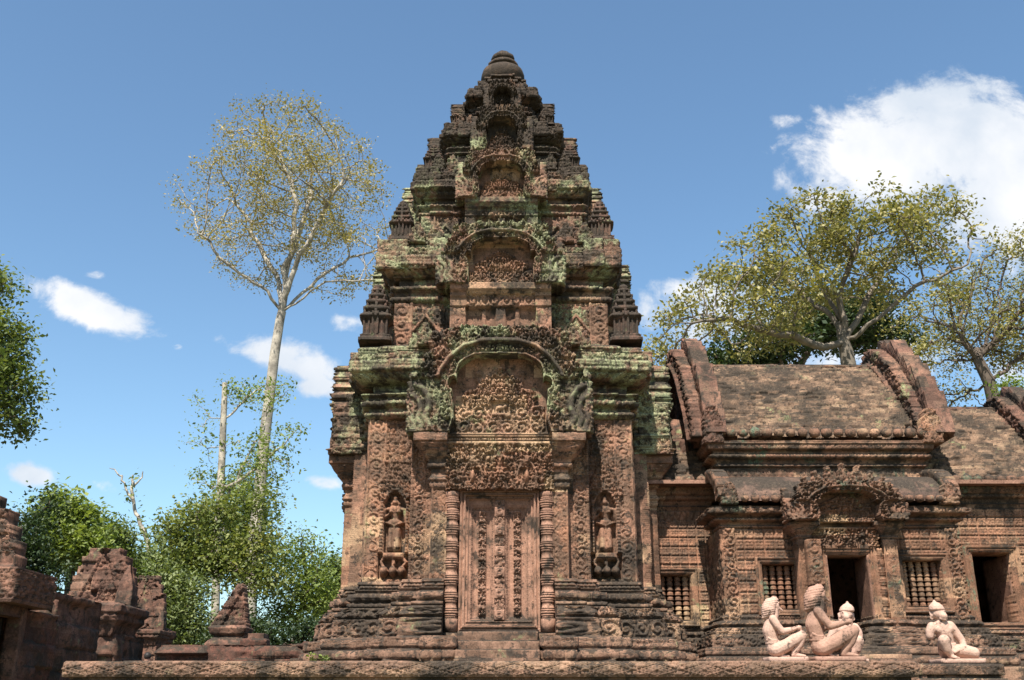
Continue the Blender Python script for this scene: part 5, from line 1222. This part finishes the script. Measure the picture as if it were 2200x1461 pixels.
statue(0, 'guardian_statue', 'largest rosy long-haired guardian kneeling in profile before the dark doorway', GM, (xu(1795, 1405, 9.22), 9.24, TZ), .98, M_NEW2, (-.20, .225, -.13, .15))
statue(1, 'monkey_statue', 'crowned monkey statue facing the viewer, half hidden behind the largest kneeling guardian', MM, (xu(1806, 1405, 9.75), 9.75, TZ), .98, M_NEW, (-.16, .20, -.16, .12), -1, 0, ('body', 'crown', 'kilt'))
statue(1, 'monkey_statue', 'pale crowned monkey statue with a broken arm, kneeling alone on a stepped pedestal', MM, (xu(2060, 1405, 9.6), 9.72, TZ), 1.0, M_NEW, (-.19, .20, -.20, .12), 1, 0, ('body', 'crown', 'kilt'))

# ------------------------------------------------------------------ a visitor far off behind the terrace
def visitor():
    Y = 27.0; x = xu(318, 1405, Y); zt = zv(1401, Y); o = thing('person', 'person with short dark hair far behind the left terrace, only the head showing', 'person', (x, Y, .33), math.pi); H = zt - .33; k = H / 1.75
    b = MB()
    limb(b, [(0, 0, .95 * k, .15 * k), (0, 0, 1.15 * k, .13 * k), (0, 0, 1.38 * k, .15 * k), (0, 0, 1.50 * k, .06 * k), (0, -.01, 1.60 * k, .07 * k)]); ball(b, (0, -.01, 1.63 * k), (.075 * k, .09 * k, .115 * k)); ball(b, (0, -.10 * k, 1.61 * k), .014 * k)
    for s in (-1, 1):
        limb(b, [(s * .09 * k, 0, .92 * k, .09 * k), (s * .11 * k, 0, .5 * k, .06 * k), (s * .11 * k, .02, .08 * k, .045 * k)]); limb(b, [(s * .11 * k, 0, .04 * k, .045 * k), (s * .11 * k, -.16 * k, .03 * k, .03 * k)])
        limb(b, [(s * .17 * k, 0, 1.40 * k, .055 * k), (s * .22 * k, 0, 1.12 * k, .042 * k), (s * .23 * k, -.06, .88 * k, .03 * k)]); ball(b, (s * .23 * k, -.07, .80 * k), (.03 * k, .03 * k, .06 * k))
        for f in range(4): limb(b, [(s * .23 * k, -.09 + f * .016, .77 * k, .009 * k), (s * .225 * k, -.09 + f * .016, .70 * k, .008 * k)], 6)
        limb(b, [(s * .22 * k, -.10, .80 * k, .01 * k), (s * .215 * k, -.12, .76 * k, .009 * k)], 6); ball(b, (s * .075 * k, 0, 1.62 * k), (.012, .02, .03))
    part('body', fuse(b, 'body', .014, 3), simple('skin', (.45, .27, .19), .08, 5, .6, .05), o)
    h = MB(); ball(h, (0, .012, 1.665 * k), (.085 * k, .095 * k, .095 * k)); part('hair', fuse(h, 'hair', .012, 2), simple('dark_hair', (.02, .016, .014), .2, 30, .6, .3), o)
    s_ = MB(); limb(s_, [(0, 0, .93 * k, .165 * k), (0, 0, 1.15 * k, .15 * k), (0, 0, 1.40 * k, .165 * k)]); 
    for s in (-1, 1): limb(s_, [(s * .15 * k, 0, 1.42 * k, .07 * k), (s * .21 * k, 0, 1.22 * k, .062 * k)])
    part('shirt', fuse(s_, 'shirt', .016, 3), simple('red_cloth', (.25, .06, .05), .1, 5, .8, .1), o)
visitor()

# ------------------------------------------------------------------ trees
class RNG:
    pass
def clumpcloud(clumps, dens, rng, shell=.0):
    "random points in ellipsoids [(centre, (rx, ry, rz), weight)]"
    out = []
    for c, r, w in clumps:
        n = max(3, int(dens * w * r[0] * r[1] * r[2] * 4.19))
        v = rng.normal(size=(n, 3)); v /= np.linalg.norm(v, axis=1)[:, None]
        u = rng.random(n) ** (1 / 3.); u = shell + (1 - shell) * u
        out.append(np.array(c) + v * u[:, None] * np.array(r))
    return np.concatenate(out)
def grow(trunk, limbs, A, step, infl, kill, rng, iters=140, up=.08, jitter=.25):
    nodes = [np.array(p, float) for p in trunk]; par = [-1] + list(range(len(trunk) - 1))
    for k0, pts in (limbs or []):
        last = k0
        for p in pts:
            a0 = nodes[last]; p = np.array(p, float)
            for t in (.34, .67, 1.0): nodes.append(a0 + (p - a0) * t + rng.normal(size=3) * np.linalg.norm(p - a0) * .035); par.append(last); last = len(nodes) - 1
    N = np.array(nodes); alive = np.ones(len(A), bool)
    D = np.full(len(A), 1e9); I = np.zeros(len(A), int)
    def upd(new, base):
        nonlocal D, I
        d = np.linalg.norm(A[:, None, :] - new[None], axis=2); j = d.argmin(1); m = d[np.arange(len(A)), j]; b = m < D
        D = np.where(b, m, D); I = np.where(b, j + base, I)
    upd(N, 0); infl = max(infl, D.min() * 1.4)
    stuck = 0
    for it in range(iters):
        act = alive & (D < infl)
        if not act.any():
            if alive.sum() > len(A) * .03 and it < iters - 5: infl = D[alive].min() * 1.3; continue
            break
        new = []; np_ = []
        ids = np.unique(I[act])
        for i in ids:
            s = act & (I == i); v = A[s] - N[i]; v = v / (np.linalg.norm(v, axis=1)[:, None] + 1e-9); d = v.sum(0); d = d / (np.linalg.norm(d) + 1e-9) + rng.normal(size=3) * (jitter + .3 * stuck) + np.array([0, 0, up])
            new.append(N[i] + d / np.linalg.norm(d) * step); np_.append(i)
        new = np.array(new); base = len(N)
        dd = np.linalg.norm(new[:, None] - N[None], axis=2).min(1) > step * .35
        if not dd.any():
            stuck += 1; infl = max(infl, np.quantile(D[alive], min(1, .2 * stuck)) * 1.1)
            if stuck > 14: break
            continue
        new = new[dd]; np_ = [p for p, k in zip(np_, dd) if k]
        N = np.concatenate([N, new]); par += list(np_); upd(new, base); alive &= D > kill
        if len(N) > 9000: break
    return N, np.array(par)
def radii(N, par, tip, expo=2.3):
    n = len(N); r = np.full(n, 0.0); kids = np.zeros(n, int)
    for i in range(n - 1, 0, -1): kids[par[i]] += 1
    acc = np.where(kids == 0, tip ** expo, 0.0)
    for i in range(n - 1, 0, -1): acc[par[i]] += acc[i]
    return acc ** (1 / expo), kids
def tubes(N, par, r, sides=6, minr=0.0):
    V = []; Q = []; n = 0
    a = par[1:]; b = np.arange(1, len(N)); k = r[b] >= minr; a, b = a[k], b[k]
    A, B = N[a], N[b]; d = B - A; L = np.linalg.norm(d, axis=1)[:, None] + 1e-9; d = d / L
    ref = np.where(np.abs(d[:, 2:3]) < .9, np.array([[0, 0, 1.0]]), np.array([[1.0, 0, 0]])); u = np.cross(d, ref); u /= np.linalg.norm(u, axis=1)[:, None]; v = np.cross(d, u)
    th = np.arange(sides) / sides * 2 * math.pi; ring = u[:, None] * np.cos(th)[None, :, None] + v[:, None] * np.sin(th)[None, :, None]
    ra = np.minimum(r[a], r[b] * 1.35)[:, None, None]; rb = r[b][:, None, None]
    R0 = A[:, None] + ring * ra - d[:, None] * (r[b] * .2)[:, None, None]; R1 = B[:, None] + ring * rb
    V = np.concatenate([R0, R1], 1).reshape(-1, 3); m = len(a); off = (np.arange(m) * 2 * sides)[:, None]; j = np.arange(sides); j2 = (j + 1) % sides
    Q = np.stack([off + j, off + j2, off + j2 + sides, off + j + sides], -1).reshape(-1, 4)
    return MB().add(V, Q)
def leaves(P, size, rng, asp=.55, droop=.3, var=.35):
    n = len(P); nrm = rng.normal(size=(n, 3)); nrm[:, 2] = np.abs(nrm[:, 2]) + .5; nrm /= np.linalg.norm(nrm, axis=1)[:, None]
    t = rng.normal(size=(n, 3)); t -= (t * nrm).sum(1)[:, None] * nrm; t /= np.linalg.norm(t, axis=1)[:, None]; b = np.cross(nrm, t)
    s = size * (1 + var * rng.normal(size=n)).clip(.4, 1.8); l = s[:, None]; w = (s * asp)[:, None] * .5
    p0 = P; p1 = P + t * l * .5 + b * w; p2 = P + t * l - nrm * l * droop * .5; p3 = P + t * l * .5 - b * w
    V = np.stack([p0, p1, p2, p3], 1).reshape(-1, 3); return MB().add(V, np.arange(n * 4).reshape(n, 4))
def tree(name, label, cat, trunk, tr, clumps, leafm, barkm, nat=400, dens=0, step=0, infl=0, kill=0, tip=.02, leaf=.16, nleaf=26, spread=.5, seed=1, group=None, minr=0.0, sides=6, jitter=.25, up=.08, extra=None, shell=.0, lowr=1.0, flat=.7, bare=0.0, gap=.6, onlytip=False, limbs=None, gapt=.42):
    rng = np.random.default_rng(seed); base = trunk[0]
    o = thing(name, label, cat, tuple(base), 0, group)
    vol = sum(4.19 * c[1][0] * c[1][1] * c[1][2] * c[2] for c in clumps); A = clumpcloud(clumps, nat / vol * 1.3, rng, shell); A = A[fb3(A[:, 0] * gap + 50, A[:, 1] * gap + 50, A[:, 2] * gap + 50, seed, 2) > gapt]
    sp_ = (vol / nat) ** (1 / 3.); step = sp_ * .42; kill = sp_ * .75; infl = sp_ * 9
    N, par = grow(trunk, limbs, A, step, infl, kill, rng, up=up, jitter=jitter)
    r, kids = radii(N, par, tip)
    r0_ = r.copy(); nt = len(trunk); rt = max(r[nt:].max(), 1e-6) if limbs else r[nt - 1]; k = tr * (.40 if limbs else .62) / max(rt, 1e-6)
    # thicken smoothly so that the trunk reaches its measured radius
    g = np.clip((r / rt), 0, 1); r = r * (1 + (k - 1) * g ** lowr)
    for i in range(nt): r[i] = tr * (1 - .38 * i / max(1, nt - 1))
    M = Matrix.Translation(-Vector(base))
    part('trunk', tubes(N, par, r, sides, minr).xf(M), barkm, o, smooth=True)
    tips = np.where((kids <= 1) & (r0_ < tip * 3.2) & (np.arange(len(N)) >= nt))[0]
    if onlytip: tips = tips[kids[tips] == 0]
    if bare: tips = tips[rng.random(len(tips)) > bare]
    P = N[tips]; P = np.repeat(P, nleaf, 0); off = rng.normal(size=P.shape) * spread * np.array([1, 1, flat]); P = P + off
    if extra is not None: P = np.concatenate([P, extra])
    part('crown', leaves(P, leaf, rng).xf(M), leafm, o)
    return o, len(N), len(P)
def wp(u, v, Y): x, z = W(u, v, Y); return (x, Y, z)
def cl(u, v, Y, ru, rv, ry=None, w=1.0):
    c = wp(u, v, Y); k = (wp(u + 10, v, Y)[0] - c[0]) / 10; rx = ru * k; rz = rv * k
    return (c, (rx, ry if ry is not None else (rx + rz) * .5, rz), w)
def lim(idx, Y, ys, *uv): return (idx, [wp(u, v, Y + ys * (i + 1) / len(uv)) for i, (u, v) in enumerate(uv)])
L_YG = leafmat('leaf_yellow_green', [(.14, .14, .05), (.27, .235, .09), (.40, .31, .13), (.27, .24, .09)], .3)
L_OL = leafmat('leaf_olive', [(.055, .07, .022), (.17, .17, .06), (.38, .32, .13), (.20, .20, .07)], .3)
L_DK = leafmat('leaf_dark', [(.018, .034, .014), (.04, .065, .024), (.075, .10, .035)], .25)
L_BR = leafmat('leaf_bright', [(.075, .11, .025), (.18, .23, .055), (.34, .38, .11)], .4)
L_MD = leafmat('leaf_mid', [(.045, .075, .02), (.11, .15, .04), (.24, .26, .08)], .35)
L_GR = leafmat('leaf_grey_green', [(.07, .10, .035), (.17, .21, .08), (.32, .34, .15)], .35)
L_AU = leafmat('leaf_golden', [(.06, .09, .022), (.17, .20, .055), (.36, .33, .11)], .35)
info = []
# 1 tall pale tree left of the tower
Y = 46.0
tt = [wp(536, 1330, Y), wp(540, 1210, Y), wp(556, 1080, Y), wp(566, 960, Y), wp(578, 860, Y), wp(590, 760, Y), wp(601, 690, Y), wp(606, 668, Y)]
tt = [tt[0][:2] + (0,)] + tt
cr = [cl(470, 440, Y, 90, 60, 4), cl(560, 375, Y, 85, 70, 4.5), cl(650, 335, Y, 90, 70, 5), cl(740, 375, Y, 75, 60, 4), cl(770, 430, Y, 75, 60, 4), cl(640, 430, Y, 120, 90, 6, .8), cl(530, 550, Y, 75, 45, 3.5), cl(430, 480, Y, 50, 40, 2), cl(700, 530, Y, 70, 40, 4, .8), cl(770, 560, Y, 80, 35, 3, .8), cl(730, 640, Y, 28, 30, 1, 1), cl(620, 295, Y, 120, 28, 4)]
info.append(tree('tall_tree', 'tall slender tree with a long pale trunk and airy yellow-green crown, left of the tower', 'tree', tt, .33, cr, L_YG, M_BARK, nat=1900, tip=.017, gapt=.46, leaf=.115, nleaf=95, spread=.33, seed=3, jitter=.16, up=.10, lowr=.9, shell=.55, onlytip=True, gap=.9, limbs=[lim(8, Y, 2.5, (650, 630), (700, 588), (750, 556), (800, 540), (838, 520)), lim(8, Y, -2, (655, 640), (700, 605), (760, 603), (800, 600)), lim(8, Y, -2, (575, 628), (530, 592), (490, 566), (450, 520), (425, 500)),
    lim(8, Y, 2, (600, 610), (565, 545), (530, 480), (490, 425)), lim(8, Y, 0, (612, 600), (630, 520), (636, 440), (620, 370), (600, 325)), lim(8, Y, -1.5, (625, 600), (655, 520), (700, 440), (740, 380)), lim(8, Y, 1.5, (618, 590), (640, 500), (665, 420), (670, 345))])[1:])
# 2 broken trunk beside it
Y = 38.0
tt = [wp(462, 1330, Y), wp(466, 1180, Y), wp(474, 1050, Y), wp(478, 960, Y), wp(480, 900, Y), wp(482, 860, Y), wp(483, 822, Y)]
tt = [tt[0][:2] + (0,)] + tt
cr = [cl(540, 845, Y, 80, 26, 1.5, 1.3), cl(440, 900, Y, 30, 50, 1, .7), cl(560, 1000, Y, 60, 80, 2, .5), cl(440, 1010, Y, 40, 25, 1, .4), cl(510, 1060, Y, 60, 40, 2, 1), cl(620, 940, Y, 40, 40, 1, .5), cl(595, 840, Y, 40, 25, 1, 1)]
info.append(tree('broken_tree', 'tree with a snapped pale trunk and few leafy twigs, beside the tall tree', 'tree', tt, .17, cr, L_BR, M_BARK, nat=380, tip=.009, leaf=.12, nleaf=14, spread=.24, seed=5, jitter=.3, bare=.3, lowr=1.2, limbs=[lim(2, Y, .8, (488, 1085), (512, 1005), (540, 968), (568, 925), (575, 880)), lim(5, Y, -.4, (452, 898), (432, 872), (418, 850)), lim(4, Y, .5, (446, 962), (420, 948), (400, 950)), lim(3, Y, .4, (440, 1040), (410, 1030)), lim(5, Y, .6, (505, 880), (530, 850), (560, 835)), lim(3, Y, .4, (520, 1030), (560, 1000), (610, 950), (640, 920))])[1:])
# 3 dead snag
Y = 34.0
nod = [wp(330, 1250, Y), wp(318, 1165, Y), wp(300, 1120, Y), wp(286, 1080, Y), wp(284, 1045, Y), wp(284, 1020, Y), wp(272, 1050, Y), wp(262, 1025, Y), wp(247, 1008, Y), wp(234, 1006, Y), wp(296, 1035, Y), wp(307, 1014, Y), wp(316, 1160, Y), wp(300, 1128, Y)]
pa = np.array([-1, 0, 1, 2, 3, 4, 3, 6, 7, 8, 4, 10, 0, 12]); rr = .5 * np.array([.17, .15, .13, .11, .10, .06, .07, .06, .04, .02, .06, .035, .1, .05])
sn = thing('dead_tree', 'bare grey forked dead tree top against the sky on the left', 'tree', nod[0]); rg = np.random.default_rng(4)
N2 = [np.array(nod[0])]; P2 = [-1]; R2 = [.085]; mp = {0: 0}
for i in range(1, len(nod)):
    a, b = np.array(nod[pa[i]]), np.array(nod[i]); last = mp[pa[i]]
    for t in (.25, .5, .75, 1):
        N2.append(a + (b - a) * t + rg.normal(size=3) * .022); P2.append(last); last = len(N2) - 1; R2.append(rr[pa[i]] + (rr[i] - rr[pa[i]]) * t)
    mp[i] = last
part('trunk', tubes(np.array(N2), np.array(P2), np.array(R2), 7).xf(Matrix.Translation(-Vector(nod[0]))), M_BARK, sn, smooth=True)
lp = np.array(N2)[rg.integers(0, 24, 90)] + rg.normal(size=(90, 3)) * .14
part('creeper', leaves(lp, .14, rg).xf(Matrix.Translation(-Vector(nod[0]))), L_MD, sn)
# 4 big spreading tree behind the hall
Y = 34.0
tt = [wp(1835, 900, Y), wp(1826, 800, Y), wp(1818, 755, Y), wp(1812, 735, Y)]; tt = [tt[0][:2] + (0,)] + tt
cr = [cl(1720, 515, Y, 95, 60, 3), cl(1860, 488, Y, 110, 50, 3.5), cl(1980, 480, Y, 80, 40, 3), cl(2060, 545, Y, 60, 30, 2), cl(1620, 570, Y, 90, 55, 3), cl(1530, 640, Y, 90, 45, 3), cl(1450, 690, Y, 55, 45, 2), cl(1840, 560, Y, 130, 60, 4, .8), cl(1690, 620, Y, 110, 60, 4, .9), cl(1950, 600, Y, 90, 45, 3, .7), cl(1600, 710, Y, 110, 45, 3, .9), cl(1470, 770, Y, 60, 50, 2, .6), cl(1420, 740, Y, 25, 60, 1.5, .6)]
info.append(tree('spreading_tree', 'large spreading tree with forked grey limbs and golden-green leaves, rising behind the brick roof', 'tree', tt, .34, cr, L_OL, M_BARKG, nat=2300, tip=.015, gapt=.5, leaf=.14, nleaf=80, spread=.27, shell=.5, onlytip=True, gap=.9, seed=7, jitter=.2, up=.05, lowr=1.1, limbs=[lim(4, Y, 2, (1790, 690), (1740, 645), (1690, 600), (1645, 560)), lim(4, Y, -2, (1770, 742), (1700, 722), (1620, 700), (1540, 680), (1460, 690)), lim(4, Y, 0, (1815, 695), (1800, 640), (1825, 560), (1850, 490)),
    lim(4, Y, -2, (1850, 715), (1900, 670), (1960, 622), (2030, 592), (2085, 565)), lim(4, Y, 2, (1838, 690), (1880, 605), (1930, 530), (1975, 480)), lim(4, Y, 1, (1795, 660), (1760, 590), (1735, 520))])[1:])
# 5 darker trees right behind the roof line
Y = 52.0
tt = [wp(1700, 1100, Y), wp(1700, 900, Y), wp(1700, 830, Y)]; tt = [tt[0][:2] + (0,)] + tt
cr = [cl(1690, 740, Y, 110, 60, 3), cl(1600, 770, Y, 80, 45, 3), cl(1760, 690, Y, 70, 70, 3), cl(1880, 680, Y, 60, 70, 3), cl(1950, 740, Y, 40, 60, 2), cl(1520, 800, Y, 60, 50, 2)]
info.append(tree('dark_tree', 'dense dark green tree behind the spreading tree, just above the hall ridge', 'tree', tt, .4, cr, L_DK, M_BARKD, nat=900, tip=.03, leaf=.24, nleaf=40, spread=.45, seed=9, gapt=.5, gap=.5)[1:])
# 6 airy tree at the right edge
Y = 30.0
tt = [wp(2150, 1000, Y), wp(2140, 880, Y), wp(2125, 820, Y), wp(2100, 770, Y)]; tt = [tt[0][:2] + (0,)] + tt
cr = [cl(2010, 680, Y, 70, 50, 2.5), cl(2150, 600, Y, 80, 60, 3), cl(2100, 700, Y, 90, 60, 3), cl(2220, 700, Y, 80, 90, 3), cl(1990, 770, Y, 50, 40, 2, .8), cl(2060, 830, Y, 60, 40, 2, .8), cl(2250, 580, Y, 60, 40, 2)]
info.append(tree('airy_tree', 'thin-leaved tree with many dark curving branches at the right edge of the sky', 'tree', tt, .26, cr, L_OL, M_BARKD, nat=1700, tip=.014, gapt=.42, leaf=.09, nleaf=80, spread=.24, shell=.45, onlytip=True, seed=11, jitter=.35, lowr=.5)[1:])
# 7 tree cut by the left edge
Y = 16.0
tt = [wp(-330, 1450, Y), wp(-300, 1000, Y), wp(-260, 800, Y)]; tt = [tt[0][:2] + (0,)] + tt
cr = [cl(-20, 600, Y, 35, 40, .8), cl(-10, 720, Y, 55, 70, 1.0, 1.2), cl(10, 820, Y, 60, 70, 1.0, 1.2), cl(15, 905, Y, 45, 40, .8, 1.2), cl(-90, 760, Y, 90, 130, 1.5)]
info.append(tree('leafy_tree', 'leafy green branches of a near tree hanging in from the left edge', 'tree', tt, .2, cr, L_MD, M_BARKD, nat=900, tip=.007, leaf=.075, nleaf=26, spread=.15, seed=13)[1:])
# 8 bushy trees along the back, each its own
def bushy(name, label, specs, Y, mat, seed, leaf=.2, dens=.7, nleaf=30, spread=.42, nat=420, trunk_u=None, gap=1.1, kill=.9, group='green trees behind the ruins', tr=.16, step=.6):
    u0 = trunk_u if trunk_u is not None else specs[0][0]; vb = max(s[1] for s in specs)
    p = wp(u0, vb + 20, Y); tt = [(p[0], Y, 0), (p[0] + .1, Y, max(.6, p[2] * .5)), (p[0], Y, max(1.0, p[2]))]
    info.append(tree(name, label, 'tree', tt, tr, [cl(*s[:2], Y, *s[2:4], (s[2] + s[3]) * .5 * Y / 2200 * .8) for s in specs], mat, M_BARKD, nat=nat, tip=.012, leaf=leaf * .72, nleaf=int(nleaf * 1.9), spread=spread, seed=seed, group=group, flat=.6, gap=gap, gapt=.49)[1:])
bushy('broadleaf_tree', 'dark green tree behind the gatehouse ruin at the far left', [(40, 1150, 90, 90), (0, 1070, 50, 50), (90, 1090, 40, 45), (60, 1230, 90, 60)], 24, L_DK, 21, .13, 4.2, 30, .25, kill=.5, step=.35)
bushy('broadleaf_tree', 'sunlit bright green big-leaved tree between the gatehouse ruin and the worn gable', [(155, 1110, 60, 70), (165, 1060, 38, 30), (130, 1180, 60, 50), (210, 1180, 50, 40)], 26, L_BR, 22, .17, 3.6, 26, .24, kill=.55, step=.35)
bushy('broadleaf_tree', 'small mid green tree just right of the bright big-leaved tree', [(240, 1160, 36, 40), (235, 1210, 40, 50), (262, 1240, 30, 40)], 30, L_MD, 23, .14, 3.4, 24, .24, kill=.55, step=.35)
bushy('broadleaf_tree', 'olive tree below the dead forked tree', [(320, 1210, 45, 40), (300, 1250, 45, 40), (350, 1270, 40, 60)], 33, L_GR, 24, .16, 2.6, 26, .3, kill=.65, step=.4)
bushy('broadleaf_tree', 'golden olive tree around the foot of the snapped trunk', [(400, 1150, 65, 60), (450, 1100, 70, 40), (500, 1180, 80, 60), (370, 1130, 40, 30), (560, 1080, 40, 50), (540, 1250, 80, 50), (440, 1220, 80, 50), (560, 1160, 45, 50)], 34, L_AU, 25, .18, 1.8, 26, .34, kill=.75, step=.5)
bushy('broadleaf_tree', 'dense dark olive tree behind the pale trunks', [(470, 1150, 95, 70), (520, 1090, 60, 60), (400, 1200, 90, 50), (560, 1210, 50, 60), (510, 1030, 30, 40)], 50, L_MD, 26, .26, .75, 28, .5, kill=1.0, step=.7)
bushy('leafy_bush', 'round grey-green bush left of the standing carved fragment', [(390, 1320, 70, 70), (350, 1340, 45, 60), (430, 1370, 60, 40), (400, 1260, 50, 40)], 33, L_GR, 27, .14, 4.0, 30, .26, kill=.5, step=.35)
bushy('broadleaf_tree', 'light green feathery tree left of the tower', [(640, 1190, 50, 60), (610, 1250, 60, 60), (670, 1270, 60, 60), (590, 1330, 60, 50), (640, 1340, 70, 50), (700, 1330, 40, 60), (655, 1140, 28, 30)], 36, L_BR, 28, .16, 1.7, 24, .34, kill=.75, step=.5)
bushy('broadleaf_tree', 'mid green tree touching the left side of the tower', [(735, 1230, 40, 60), (745, 1170, 22, 26), (720, 1310, 50, 60)], 42, L_MD, 29, .2, 1.3, 26, .4, kill=.85, step=.55)
bushy('leafy_bush', 'dark green bush low behind the laterite wall', [(560, 1370, 80, 35), (660, 1375, 70, 35), (500, 1380, 60, 30)], 30, L_DK, 30, .15, 3.4, 28, .28, kill=.6, step=.4)
bushy('broadleaf_tree', 'bright green tree peeping over the wing roof at the right edge', [(2190, 840, 30, 40), (2230, 860, 50, 50)], 26, L_BR, 31, .13, 4, 26, .22, kill=.5, step=.35)
# distant wood closing the horizon, one mass
rg = np.random.default_rng(77); n = 60000
th = rg.uniform(-1.25, 1.25, n); rad = rg.uniform(85, 110, n); top = 6 + 3.5 * fb2(th * 9, th * 0, 3, 3) * 2 - 3
P = np.stack([np.sin(th) * rad, np.cos(th) * rad, rg.random(n) ** .8 * top + .3], -1)
fw = part('far_wood', leaves(P, .75, rg), L_DK); fw['kind'] = 'stuff'; fw['label'] = 'far-off dark green wood along the horizon'; fw['category'] = 'wood'
# weed growing on the terrace edge
wd = thing('weed', 'small bright green weed growing on the terrace at the foot of the tower, left side', 'plant', (xu(686, 1416, 9.3), 9.3, TZ)); rg = np.random.default_rng(5)
stm = MB(); lp = []
for i in range(9):
    a = rg.uniform(0, 6.28); e = (math.cos(a) * .09, math.sin(a) * .04, rg.uniform(.02, .055)); stm.join(limb(MB(), [(0, 0, -.01, .002), (e[0], e[1], e[2], .001)], 5)); lp.append(np.array(e) + rg.normal(size=(5, 3)) * .010)
part('stem', stm, L_BR, wd); part('leaves', leaves(np.concatenate(lp), .035, rg), L_BR, wd)
print('TREES', info, flush=True)
